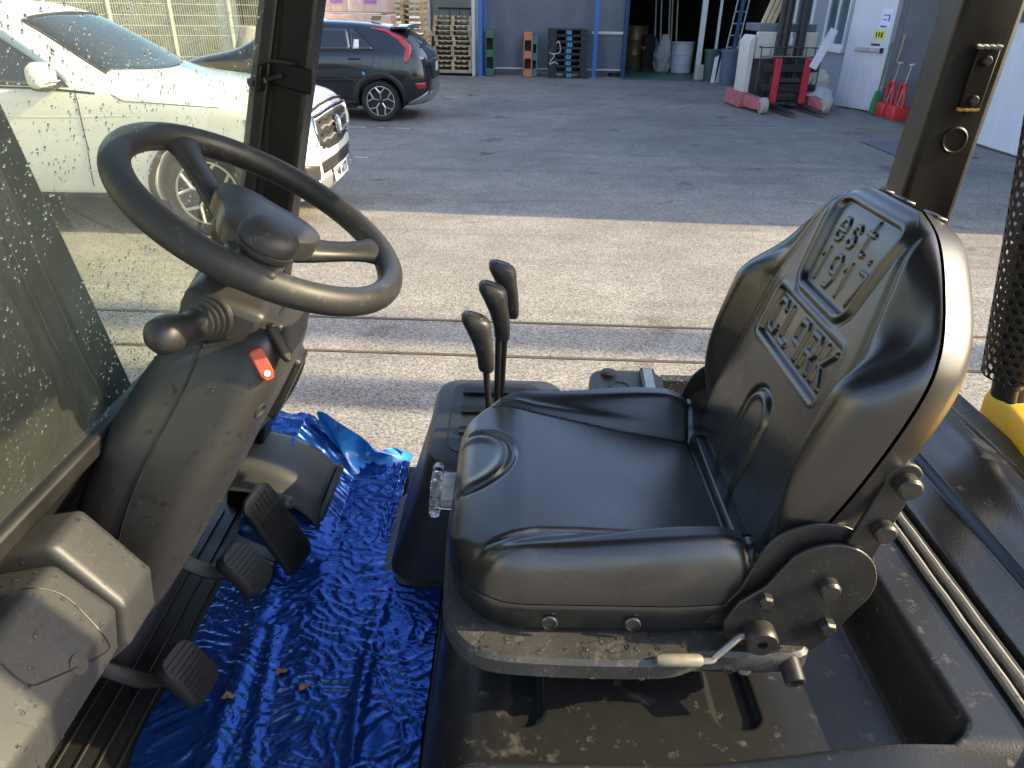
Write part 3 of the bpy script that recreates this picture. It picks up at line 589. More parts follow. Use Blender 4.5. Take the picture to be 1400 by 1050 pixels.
# ---- steering wheel
RW = .180
def wp(t, r, h=0): return WC+(E1*math.cos(R(t))+E2*math.sin(R(t)))*r+WN*h
rings = []
for i in range(72):
    t = 360*i/72; ring = []
    for j in range(18):
        a = 2*PI*j/18; gr = .0174; ring.append(wp(t, RW+gr*math.cos(a), gr*1.06*math.sin(a)+.0))
    rings.append(ring)
sw = fk('steering_wheel', MB().loft(rings, loop=True), 'wheelrim', smooth=60)
for t in (33, 152, 276):
    rings = []
    for r, hw, th, h in ((.030, .030, .016, -.034), (.055, .029, .0145, -.032), (.08, .024, .0125, -.028), (.105, .020, .011, -.022), (.130, .019, .0105, -.014), (.152, .022, .0115, -.006), (.168, .030, .0125, -.001), (.178, .036, .0105, 0)):
        ring = []
        tv = (-E1*math.sin(R(t))+E2*math.cos(R(t)))
        for j in range(16):
            a = 2*PI*j/16; c, s_ = math.cos(a), math.sin(a)
            ring.append(wp(t, r, h)+tv*(hw*math.copysign(abs(c)**.8, c))+WN*(th*math.copysign(abs(s_)**.8, s_)))
        rings.append(ring)
    put('spoke', MB().loft(rings), 'wheelrim', sw, smooth=60)
m = MB(); m.lathe([(.046, -.075), (.050, -.055), (.056, -.045), (.056, -.028), (.050, -.020)], WC, WN, 32); put('hub', m, 'wheelrim', sw)
# horn pad: rounded triangle with raised rim
def tri(r, h, k=0): return [WC+(E1*math.cos(a)+E2*math.sin(a))*(r*(1+.17*math.cos(3*(a-R(30)))))+WN*h for a in [2*PI*j/48 for j in range(48)]]
put('horn_pad', MB().loft([tri(.066, -.03), tri(.068, -.006), tri(.066, -.001), tri(.060, .002), tri(.030, .0045), tri(.004, .005)]), 'plastic', sw, smooth=40)
# spinner knob on the near spoke
kb = wp(284, .148, -.010)
m = MB(); m.lathe([(.024, -.012), (.0225, .004), (.023, .016), (.026, .026), (.031, .032), (.0325, .036), (.0325, .040), (.031, .0412), (.031, .0425), (.0338, .044), (.0338, .050), (.031, .0575), (.024, .063), (.012, .066), (.001, .0665)], kb, WN, 32); put('spinner_knob', m, 'wheelrim', sw, smooth=40)
m = MB(); m.box(wp(284, .165, .008), (.05, .045, .024), ry=WA, rz=0); put('knob_clamp', m, 'wheelrim', sw, bev=.006, segs=3)

# ---- dash cowls on the left
def lo(rows, e=3.4, n=56): return MB().loft([sring(cx, cy, z, hx, hy, e, n, t) for z, cx, cy, hx, hy, t in curve(rows, 5)])
def cowl(prof, y0, y1):
    m = MB(); m.prism([(x, y0, z) for x, z in prof], (0, y1-y0, 0)); me = m.mesh('cowl'); bm = bmesh.new(); bm.from_mesh(me)
    bmesh.ops.bevel(bm, geom=[e for e in bm.edges if len(e.link_faces) == 2 and e.calc_face_angle() > R(14)], offset=.012, segments=4, affect='EDGES', profile=.6)
    bm.to_mesh(me); bm.free(); return me
c1 = cowl([(-.61, 1.305), (-.525, 1.322), (-.46, 1.228), (-.468, 1.165), (-.80, .85), (-.82, 1.0), (-.76, 1.12)], .634, .708)
cw1 = fk('dash_cowl', c1, 'cowl', smooth=60)
c2 = cowl([(-.61, 1.285), (-.518, 1.306), (-.462, 1.238), (-.476, 1.172), (-.82, .82), (-.83, 1.0), (-.76, 1.11)], .36, .628)
m2 = c2; cw2 = fk('dash_cowl', m2, 'cowl', smooth=60)
b2 = BVHTree.FromPolygons([v.co.copy() for v in m2.vertices], [tuple(p.vertices) for p in m2.polygons])
def seen(bvh, x, y, off=0):   # point of the surface met when looking through photo position x, y
    d = (cr*(x-700)+cu*(525-y)+fw*985); h = bvh.ray_cast(Vector((0, 0, CAM_Z)), d.normalized()); return (h[0]+h[1]*off, h[1]) if h[0] else (None, None)
ol = [seen(b2, x, y, .0002)[0] for x, y in [tuple(p) for p in curve([(2, 822), (30, 806), (62, 806), (92, 818), (125, 850), (146, 876), (147, 889), (120, 905), (70, 928), (42, 937), (20, 925), (2, 908)], 8)]]
ol = [p for p in ol if p is not None]
if len(ol) > 8:
    m = MB(); m.tube(ol, .0011, 6); put('access_panel_joint', m, 'rubber', cw2)
p, n_ = seen(b2, 108, 908)
if p is not None:
    m = MB(); m.lathe([(.012, .0008), (.0095, -.0005), (.001, -.003)], p, n_, 18); put('finger_notch', m, 'cowl', cw2)
m = MB(); m.loft([[(x, y, z) for x, y in rrect(-.86, -.64+k, .36, .50+k, .05)] for z, k in ((.80, .04), (.83, .03), (.85, .0), (.853, -.02))]); fk('step_cover', m, 'cowl', smooth=50)
# ---- lift mast in front of the windscreen
M['mastpaint'] = mat('dark_mast_paint', (.024, .027, .024), .4, var=.3, vscale=12, bump=.2, bscale=150)
def mx_(z): return -.722-.18*(z-1.40) if z > 1.13 else -.93
mst = None
for y in (1.13, .73):
    m = MB(); m.loft([[(mx_(z)+dx, y+dy, z) for dx, dy in ((-.13, -.045), (0, -.045), (0, .03), (-.13, .03))] for z in (.3, 1.0, 1.14, 1.4, 2.35)]); r_ = fk('mast_rail', m, 'mastpaint', bev=.006); mst = mst or r_
m = MB(); m.box((mx_(1.34)-.08, YC, 1.34), (.03, .36, .42), ry=R(-10)); put('mast_crosspiece', m, 'mastpaint', mst, bev=.006)
m = MB(); m.box((mx_(2.2)-.08, YC, 2.2), (.05, .36, .12), ry=R(-10)); put('mast_crosspiece', m, 'mastpaint', mst, bev=.006)
m = MB(); m.tube([(mx_(1.15)-.07, 1.03, 1.15), (mx_(2.1)-.07, 1.03, 2.1)], .032, 14); put('lift_cylinder', m, 'mastpaint', mst)
for dx, dz in ((0, 0), (-.035, .02)):
    m = MB(); m.tube(curve([(-.70+dx, .97, 1.66+dz), (-.672+dx, .96, 1.53+dz), (-.650+dx, .95, 1.42+dz), (-.636+dx, .95, 1.32+dz), (-.672+dx, .95, 1.225+dz), (-.745+dx, .95, 1.165+dz), (-.83+dx, .95, 1.13+dz)], 8), .0125, 10); put('hydraulic_hose', m, 'cowl', mst)
m = MB()
for k in range(70): 
    z = 1.14+.021*k*.72; m.box((mx_(z)-.075, .985+(.006 if k % 2 else -.006), z), (.012, .008, .024))
stuff(put('lift_chain', m, 'seal', mst, smooth=0))
# ---- pedals
def slab(c, u, v, lu, lv_, th, nm, m_, parent, bev=.008, curve_=0):
    c, u, v = Vector(c), Vector(u).normalized(), Vector(v).normalized(); n = u.cross(v).normalized(); v = n.cross(u)
    P = rrect(-lu/2, lu/2, -lv_/2, lv_/2, min(lu, lv_)*.28, 6)
    f = lambda a, b, k: c+u*a+v*b+n*(k-curve_*(a/lu*2)**2)
    mb = MB().loft([[f(a*s_, b*s_, k) for a, b in P] for s_, k in ((.96, -th/2), (1, -th*.3), (1, th*.25), (.94, th/2), (.6, th/2), (.2, th/2))])
    return put(nm, mb, m_, parent, smooth=45), n, u, v, c
ac, n, u, v, c = slab((-.470, 1.150, .925), (.065, .012, -.17), (.35, 1, .1), .205, .085, .014, 'accelerator_pedal', 'rubber', FK)
if n.x < 0: n = -n
for k in range(8):
    m = MB(); s0 = c+v*(-.0275+.0079*k)+n*.008; m.tube([s0-u*.045, s0+u*.092], .0016, 5); put('tread_rib', m, 'rubber', ac)
for k in range(5):
    m = MB(); s0 = c+v*(-.022+.011*k)+n*.008-u*.074; m.tube([s0-u*.014, s0+u*.014], .002, 5); put('tread_rib', m, 'cowl', ac)
m = MB(); m.lathe([(.016, 0), (.014, .02), (.008, .026)], c+v*-.045*(1 if v.y > 0 else -1)*-1-u*.03, n, 12); put('pedal_stop', m, 'cowl', ac)
m = MB(); m.box((-.53, 1.14, .86), (.10, .04, .05), ry=R(30)); put('pedal_bracket', m, 'metal_blk', ac, bev=.006)
for (cc, uu, vv, arm) in (((-.470, .985, .972), (.045, -.012, -.05), (.02, 1, .0), [(-.49, .985, .962), (-.55, .985, .965), (-.63, .985, 1.02)]), ((-.512, .805, .915), (.04, -.01, -.052), (.02, 1, 0), [(-.53, .805, .905), (-.60, .805, .895), (-.68, .805, .94)])):
    pd, n, u, v, c = slab(cc, uu, vv, .098, .078, .022, 'foot_pedal', 'rubber', FK, curve_=.010)
    if n.x+n.z < 0: n = -n
    for k in range(9):
        m = MB(); s0 = c+u*(-.036+.009*k)+n*(.0105-.010*((-.036+.009*k)/.049)**2); m.tube([s0-v*.031, s0+v*.031], .0014, 5); put('tread_rib', m, 'rubber', pd)
    m = MB(); m.tube(curve(arm, 5), .013, 10, sq=.5); put('pedal_arm', m, 'metal_blk', pd)
# ---- far fender, black edge frame
def fz(X, Y): return .845+.135*np.sqrt(np.clip(1-((X+.62)/.20)**2, 0, 1))+0*Y
xs = np.linspace(-.68, -.425, 40); ys = np.linspace(1.265, 1.49, 24); Xg, Yg = np.meshgrid(xs, ys, indexing='ij')
Zg = fz(Xg, Yg)-.05*sstep(1.44, 1.49, Yg)-.045*sstep(1.31, 1.265, Yg)
fk('fender', MB().grid(np.stack([Xg, Yg, Zg], -1).tolist()), 'cowl', smooth=60, solid=.006)
m = MB(); m.tube(curve([(-.455, 1.24, .815), (-.44, 1.275, .825), (-.428, 1.34, .845), (-.425, 1.42, .852), (-.428, 1.49, .842), (-.435, 1.53, .82)], 8), .012, 8); fk('fender_edge', m, 'rubber')

# ---- blue protective film lying on the floor
def film_z(x, y):
    z = .809
    cl = max(0, (-.395-x)/.10); cl = min(cl, 1.15)
    lift = max(0, min(1, (y-1.17)/.22)); z += .125*cl*lift*(1 if cl < 1 else 1)
    r1 = -.235+.02*math.sin(y*5); z += .008*math.exp(-((x-r1)/.014)**2)*(.6+.4*math.sin(y*9))   # long fold by the engine cover
    r2 = -.485+.05*(1.1-y); z += .010*math.exp(-((x-r2)/.02)**2)*(1 if y < 1.12 else .2)
    r3 = -.455+.16*(1.05-y); z += .007*math.exp(-((x-r3)/.012)**2)*(1 if y < 1.0 else 0)
    wq = Vector((x*9, y*9, 0)); wx = noise.noise(wq)*.05; wy = noise.noise(wq+Vector((5, 9, 2)))*.05
    a = 1-abs(noise.noise(Vector(((x+wx)*26, (y+wy)*44, 1))))*2; b = 1-abs(noise.noise(Vector(((x+wy)*60, (y+wx)*95, 4))))*2
    amp = .0030+.0060*max(0, min(1, (y-1.2)/.3))
    z += amp*max(0, a)**2+.0014*max(0, b)**2
    z += .006*max(0, (abs(y-1.16)-.0) < .06)*math.exp(-((y-1.16)/.03)**2)*max(0, math.sin(x*60))
    return z
xs = np.linspace(-.592, -.137, 170); ys = np.linspace(.50, 1.565, 330); P = []
for x in xs:
    row = []
    for y in ys:
        xe = x+.012*noise.noise(Vector((y*7, 3, 0)))*(1 if x < -.55 else .2)+(.0 if x < -.5 else 0)
        z = film_z(x, y)
        if y > 1.25 and x > -.30: xe = x*(1)-.125*min(1, (y-1.22)/.05)*((x+.30)/.163) if y < 3 else x
        elif False: pass
        row.append((xe, y+.012*noise.noise(Vector((x*14, 8, 0)))*(1 if y > 1.5 else 0), z))
    P.append(row)
flm = put('protective_film', MB().grid(P), 'film', smooth=180); tag(flm, 'crumpled glossy blue plastic film spread over the forklift floor', 'plastic film')
# loose flap of film standing up at the far left corner
P = []
for i in range(30):
    row = []
    for j in range(18):
        u_, v_ = i/29, j/17; x = -.47+.20*u_; y = 1.50+.06*u_+.02*math.sin(v_*3); hgt = (.165*(1-u_)**1.6+.02)*(.9+.2*math.sin(u_*9))
        row.append((x+.012*math.sin(v_*5+u_*7), y+.02*v_+.014*math.sin(u_*14+v_*2), .81+hgt*v_))
    P.append(row)
fl2 = put('film_flap', MB().grid(P), 'flap', flm, smooth=180)
for i, (x, y) in enumerate(((-.355, .862), (-.405, .895), (-.475, .832))):
    P = []; q = []
    for j in range(9):
        a = 2*PI*j/9; rr = .0075*(1+.35*math.sin(j*2.3+i)); q.append((x+rr*math.cos(a)*1.3, y+rr*math.sin(a), film_z(x, y)+.004+.003*math.sin(j*1.7+i)))
    m = MB(); m.add(q+[(x, y, film_z(x, y)+.007)], [(j, (j+1) % 9, 9) for j in range(9)])
    lf = put('dead_leaf', m, 'leaf', smooth=0, solid=.001)
    tag(lf, ['brown scrap of dead leaf farthest right on the blue film', 'brown scrap of dead leaf on the blue film, farthest from the camera', 'brown scrap of dead leaf on the blue film, nearest the pedals'][i], 'leaf', 'dead leaves on the film')

# ---- raindrops
def drop_shape():
    bm = bmesh.new(); bmesh.ops.create_icosphere(bm, subdivisions=1, radius=1); vs = [v.co.copy() for v in bm.verts]; fs = [tuple(v.index for v in f.verts) for f in bm.faces]; bm.free(); return vs, fs
DV, DF = drop_shape()
def drops(name, me_list, n, r0_, r1_, flt, parent, flat=.5, seed=3, stretch=1):
    rs = random.Random(seed); tris = []
    for vs, fs in me_list:
        for f in fs:
            if len(f) < 3: continue
            for k_ in range(1, len(f)-1):
                a, b, c = vs[f[0]], vs[f[k_]], vs[f[k_+1]]; nn = (b-a).cross(c-a); ar = nn.length
                if ar < 1e-9: continue
                nn.normalize(); tris.append((ar, [a, b, c], nn))
    cum = np.cumsum([t[0] for t in tris]); mb = MB(); k = 0; tries = 0
    while k < n and tries < n*30:
        tries += 1
        i = int(np.searchsorted(cum, rs.random()*cum[-1])); i = min(i, len(tris)-1); _, f, nn = tris[i]
        u1, u2 = math.sqrt(rs.random()), rs.random(); p = f[0]*(1-u1)+f[1]*(u1*(1-u2))+f[2]*(u1*u2)
        nv = flt(p, nn)
        if nv is None: continue
        r_ = r0_+(r1_-r0_)*rs.random()**3.2; a = nv.orthogonal().normalized(); b = nv.cross(a)
        if stretch != 1: b = Vector((.25, 0, 1)).normalized(); a = nv.cross(b)
        sx, sy = r_*(.8+.4*rs.random()), r_*(.8+.5*rs.random())*stretch
        mb.add([p+a*(v.x*sx)+b*(v.y*sy)+nv*(v.z*r_*flat) for v in DV], DF); k += 1
    return stuff(put(name, mb, 'water', parent, smooth=180))
def tri_of(me): return [v.co.copy() for v in me.vertices], [tuple(p.vertices) for p in me.polygons]
def outw(cx, cy):
    def f(p, nn):
        o = Vector((p.x-cx, p.y-cy, .05)); nn = nn if nn.dot(o) > 0 else -nn
        return nn if (nn.y < .3 or nn.z > .5) and p.z > .95 else None
    return f
drops('raindrops', [tri_of(colm)], 1100, .0011, .0036, outw(-.47, .93), FK, .6, 3)
drops('raindrops', [tri_of(m2)], 1100, .0012, .0040, outw(-.60, .50), FK, .6, 4)
drops('raindrops', [tri_of(cw1.data)], 600, .0011, .0036, outw(-.60, .74), FK, .6, 5)
gq = [Vector((gx(1.36), .50, 1.36)), Vector((gx(1.36), 1.38, 1.36)), Vector((gx(2.0), 1.38, 2.0)), Vector((gx(2.0), .5, 2.0))]
drops('raindrops', [(gq, [(0, 1, 2), (0, 2, 3)])], 5200, .0005, .0024, lambda p, nn: Vector((-1, 0, .27)).normalized() if noise.noise(p*7) > -.42 and (p.y < 1.0 or noise.noise(p*31) > .15) else None, FK, .35, 6, 1.25)
drops('raindrops', [tri_of(bp_.data)], 260, .0014, .0045, lambda p, nn: Vector((0, 0, 1)) if abs(nn.z) > .8 and p.z > 1.12 and p.y < .72 else (Vector((0, -1, 0)) if p.y < .68 and abs(nn.y) > .7 else None), FK, .6, 8)
# ------------------------------------------------------------------ background materials
M['white_car'] = mat('white_car_paint', (.66, .66, .63), .22, var=.02, coat=.7)
M['black_car'] = mat('black_car_paint', (.0075, .0085, .012), .18, var=.05, coat=1)
M['car_glass'] = mat('tinted_car_glass', (.012, .014, .018), .05, var=.05, spec=.9, coat=.5)
M['trim'] = mat('black_car_trim', (.02, .02, .021), .5, var=.1)
M['chrome'] = mat('chrome', (.8, .8, .8), .12, 1, var=.05)
M['silver'] = mat('silver_trim', (.38, .38, .38), .35, .6, var=.08)
M['alloy'] = mat('machined_alloy', (.55, .55, .56), .3, .8, var=.1)
M['grille'] = mat('grille_dark', (.06, .056, .05), .4, .4, var=.3, vscale=30)
M['lamp'] = mat('headlamp_lens', (.55, .57, .6), .08, .3, var=.25, vscale=25, coat=1)
M['red_lamp'] = mat('red_tail_lens', (.45, .012, .018), .15, var=.2, vscale=12, coat=1)
M['plate_w'] = mat('number_plate', (.72, .72, .70), .4, var=.03)
M['ink'] = mat('dark_ink', (.02, .02, .03), .6)
M['blue_sticker'] = mat('blue_sticker', (.05, .35, .62), .5, var=.15, vscale=60)
M['grey_wall'] = mat('grey_metal_wall', (.30, .32, .36), .55, var=.06, vscale=2)  # plain bluish grey metal cladding
M['door_pnl'] = mat('pale_grey_door', (.60, .62, .68), .5, var=.05, vscale=3)
M['wframe'] = mat('white_window_frame', (.72, .73, .74), .5, var=.05)
M['pane'] = mat('window_pane', (.09, .14, .15), .06, var=.35, vscale=1.2, spec=.8)
M['curtain'] = mat('grey_curtain', (.135, .15, .18), .6, var=.10, vscale=1.5, bump=.2, bscale=12)
M['blue_post'] = mat('blue_rack_paint', (.045, .16, .46), .5, var=.15, vscale=12)
M['wood'] = mat('pale_pallet_wood', (.66, .50, .30), .75, var=.25, vscale=9, bump=.3, bscale=60)
M['wood2'] = mat('aged_pallet_wood', (.56, .40, .22), .8, var=.3, vscale=9, bump=.3, bscale=60)
M['green_floor'] = mat('green_floor_paint', (.06, .15, .12), .45, var=.3, vscale=1.3, patch=((.05, .10, .085), 1.1, .55, .6))
M['blk_pl'] = mat('black_pallet_plastic', (.022, .021, .024), .5, var=.2, vscale=8)
M['org_pl'] = mat('orange_pallet_plastic', (.52, .21, .10), .6, var=.12, vscale=9)
M['grn_pl'] = mat('green_pallet_plastic', (.05, .15, .085), .6, var=.15, vscale=9)
M['teal_pl'] = mat('teal_pallet_plastic', (.10, .20, .21), .6, var=.15, vscale=9)
M['cream'] = mat('cream_panel', (.56, .54, .48), .5, var=.12, vscale=6)
M['machine'] = mat('dark_machine', (.045, .047, .055), .5, var=.2, vscale=10)
M['mast'] = mat('mast_steel', (.06, .062, .07), .45, .3, var=.2, vscale=10)
M['redpaint'] = mat('red_fork_paint', (.52, .03, .05), .55, var=.2, vscale=10)
M['pinkpaint'] = mat('worn_red_base', (.42, .12, .14), .7, var=.35, vscale=12)
M['fence'] = mat('cream_fence_paint', (.72, .70, .60), .5, var=.05)
M['card'] = mat('brown_cardboard', (.30, .17, .09), .8, var=.12, vscale=6)
M['label'] = mat('dark_label', (.06, .025, .05), .6)
M['redcan'] = mat('red_plastic', (.55, .035, .035), .45, var=.1, vscale=8)
M['pinkgoods'] = mat('pink_wrapped_goods', (.62, .43, .37), .3, var=.2, vscale=9, coat=.5)
M['purple'] = mat('purple_label', (.33, .13, .36), .4, var=.2, vscale=20)
M['whiteplastic'] = mat('white_plastic', (.5, .51, .55), .5, var=.1, vscale=6)
M['sack'] = mat('white_woven_sack', (.4, .4, .4), .8, var=.3, vscale=8, bump=.6, bscale=14)
M['olive_drum'] = mat('olive_drum', (.16, .12, .05), .4, .3, var=.2, vscale=6)
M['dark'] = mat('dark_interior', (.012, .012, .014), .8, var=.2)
M['green'] = mat('green_broom', (.03, .22, .07), .7, var=.2, vscale=30)
M['concrete'] = mat('pale_concrete', (.4, .38, .34), .85, var=.15, vscale=6, bump=.3, bscale=60)
M['hedge'] = mat('dry_hillside', (.10, .105, .085), .9, var=.5, vscale=3, bump=.6, bscale=9)
M['navy'] = mat('navy_tarp', (.02, .05, .13), .6, var=.2)
M['whitepost'] = mat('white_shed_post', (.60, .60, .57), .6, var=.15, vscale=5)
M['paper'] = mat('paper', (.72, .74, .85), .7, var=.03)
M['bluink'] = mat('blue_ink', (.08, .09, .4), .6)
M['yellownote'] = mat('yellow_note', (.72, .72, .03), .7, var=.03)

# ------------------------------------------------------------------ cars
def car_body(st, wheels, wr, xf):
    """closed cage lofted front to back, smoothed, wheel wells cut; xf maps local to world"""
    rings = []
    for x, zb, ws, wm, zs, wb, ze, we, zt in st:
        half = [(0, zb), (ws*.82, zb), (ws, zb+.07), (wm, zb+(zs-zb)*.42), (wm*.99, zb+(zs-zb)*.72), (wb*1.01, zs-.03), (wb*.985, zs), (we+(wb-we)*.45, ze-(ze-zs)*.42), (we, ze), (we*.82, ze+(zt-ze)*.62), (we*.4, zt-.005), (0, zt)]
        rings.append([(x, -y, z) for y, z in half]+[(x, y, z) for y, z in half[-2:0:-1]])
    me = MB().loft(rings).mesh('body'); o = bpy.data.objects.new('tmp', me); COL.objects.link(o)
    k = o.modifiers.new('s', 'SUBSURF'); k.levels = k.render_levels = 2
    cut = MB()
    for x in wheels:
        for s in (-1, 1):
            cut.lathe([(.01, 0), (wr, 0), (wr, .45), (.01, .45)], (x, s*1.05, wr*.93), (0, -s, 0), 40)
    co = bpy.data.objects.new('cut', cut.mesh('cut')); COL.objects.link(co)
    b = o.modifiers.new('b', 'BOOLEAN'); b.object = co; b.operation = 'DIFFERENCE'; b.solver = 'EXACT'
    dg = bpy.context.evaluated_depsgraph_get(); res = bpy.data.meshes.new_from_object(o.evaluated_get(dg))
    bpy.data.objects.remove(o); bpy.data.objects.remove(co)
    bv = BVHTree.FromPolygons([v.co.copy() for v in res.vertices], [tuple(p.vertices) for p in res.polygons])
    return res, bv
class Car:
    def __init__(s, root, st, wheels, wr, paint):
        s.root = root; me, s.bv = car_body(st, wheels, wr*1.13, None); s.put('body', me, paint, smooth=40)
    def put(s, nm, me, m, parent=None, **k): return put(nm, me, m, parent or s.root, local=True, **k)
    def side(s, x, z, off=.004, sg=-1):
        h = s.bv.ray_cast(Vector((x, sg*3, z)), Vector((0, -sg, 0))); return (h[0]+h[1]*off) if h[0] else Vector((x, sg*.8, z))
    def front(s, y, z, off=.004, d=1):
        h = s.bv.ray_cast(Vector((d*5, y, z)), Vector((-d, 0, 0))); return (h[0]+h[1]*off) if h[0] else Vector((d*2.2, y, z))
    def top(s, x, y, off=.004):
        h = s.bv.ray_cast(Vector((x, y, 4)), Vector((0, 0, -1))); return (h[0]+h[1]*off) if h[0] else Vector((x, y, 1))
    def patch(s, nm, f, lo, hi, m, n=14, k=8, th=.006, parent=None, off=.004):
        """panel hugging the body between two curves lo, hi of (u,v), f(u,v,off)->point"""
        L = resample(lo, n); H = resample(hi, n)
        P = [[tuple(f(*(L[i]+(H[i]-L[i])*(j/k)), off)) for j in range(k+1)] for i in range(n)]
        return s.put(nm, MB().grid(P), m, parent, smooth=180, solid=th)
    def line(s, nm, f, pts, r, m, n=30, off=.001): return s.put(nm, MB().tube([f(*p, off) for p in resample(pts, n)], r, 5), m)
def resample(pts, n):
    P = np.array(pts, float); d = np.concatenate([[0], np.cumsum(np.hypot(*np.diff(P, axis=0).T))]); t = np.linspace(0, d[-1], n)
    return np.stack([np.interp(t, d, P[:, 0]), np.interp(t, d, P[:, 1])], 1)
def car_wheel(c, x, y, r, sg, fancy):
    m = MB(); wd = .22; m.lathe([(r*.70, -.02), (r*.80, .0), (r*.94, .0), (r, -.03), (r, -wd+.03), (r*.94, -wd), (r*.70, -wd)], (x, y, r), (0, sg, 0), 44, caps=False); t = c.put('wheel', m, 'rubber', smooth=30)
    m = MB(); m.lathe([(r*.72, -.005), (r*.68, -.012), (r*.66, -.08), (.004, -.085)], (x, y, r), (0, sg, 0), 40, caps=False); c.put('rim', m, 'trim', t)
    m = MB(); m.lathe([(r*.73, -.012), (r*.73, .0), (r*.69, .001), (r*.685, -.02)], (x, y, r), (0, sg, 0), 44, caps=False); c.put('rim_edge', m, 'alloy', t)
    for i in range(5):
        a = 2*PI*i/5+PI/2; m = MB()
        def P(ra, an, d): return (x+ra*math.cos(a+an), y+sg*d, r+ra*math.sin(a+an))
        for pa in ([P(.04, 0, -.03), P(r*.40, 0, -.014)], [P(r*.38, 0, -.014), P(r*.70, .36, -.006)], [P(r*.38, 0, -.014), P(r*.70, -.36, -.006)]): m.tube(pa, .0155, 6, sq=.6)
        c.put('spoke', m, 'alloy', t, smooth=20)
    m = MB(); m.lathe([(.035, -.04), (.035, -.018), (.02, -.014), (.002, -.014)], (x, y, r), (0, sg, 0), 16); c.put('hub_cap', m, 'trim', t)

# ---- white SUV, front to the right
ww = thing('white_car', 'white SUV seen through the wet windscreen, its front facing right', 'car', (-4.145, 7.17, 0))
ST = [(2.425, .34, .50, .60, .74, .56, .88, .42, .95), (2.37, .24, .72, .80, .90, .76, 1.00, .62, 1.05), (2.20, .22, .86, .93, 1.00, .90, 1.08, .76, 1.12), (1.8, .24, .93, .97, 1.07, .94, 1.14, .80, 1.18), (1.3, .24, .94, .975, 1.12, .945, 1.19, .82, 1.23), (1.05, .24, .94, .975, 1.155, .945, 1.215, .82, 1.26),
      (.84, .24, .94, .975, 1.17, .945, 1.24, .81, 1.335), (.40, .24, .94, .975, 1.18, .945, 1.50, .73, 1.62), (.02, .24, .94, .975, 1.19, .94, 1.71, .67, 1.80), (-.35, .24, .94, .975, 1.19, .94, 1.765, .655, 1.835), (-1.2, .24, .94, .975, 1.19, .94, 1.765, .65, 1.84), (-1.9, .26, .93, .97, 1.2, .93, 1.70, .63, 1.78), (-2.25, .3, .90, .95, 1.2, .90, 1.46, .66, 1.54), (-2.4, .4, .80, .86, 1.0, .80, 1.15, .68, 1.2), (-2.425, .45, .7, .75, .9, .7, 1.0, .6, 1.02)]
c = Car(ww, ST, (1.50, -1.36), .375, 'white_car')
for x in (1.50, -1.36):
    for s in (-1, 1): car_wheel(c, x, s*.95, .375, s, True)
fws = lambda y, z, off: (lambda h: (h[0]+h[1]*off) if h[0] else Vector((.3, y, z)))(c.bv.ray_cast(Vector((5, y, z+1.2)), Vector((-1, 0, -.26))))
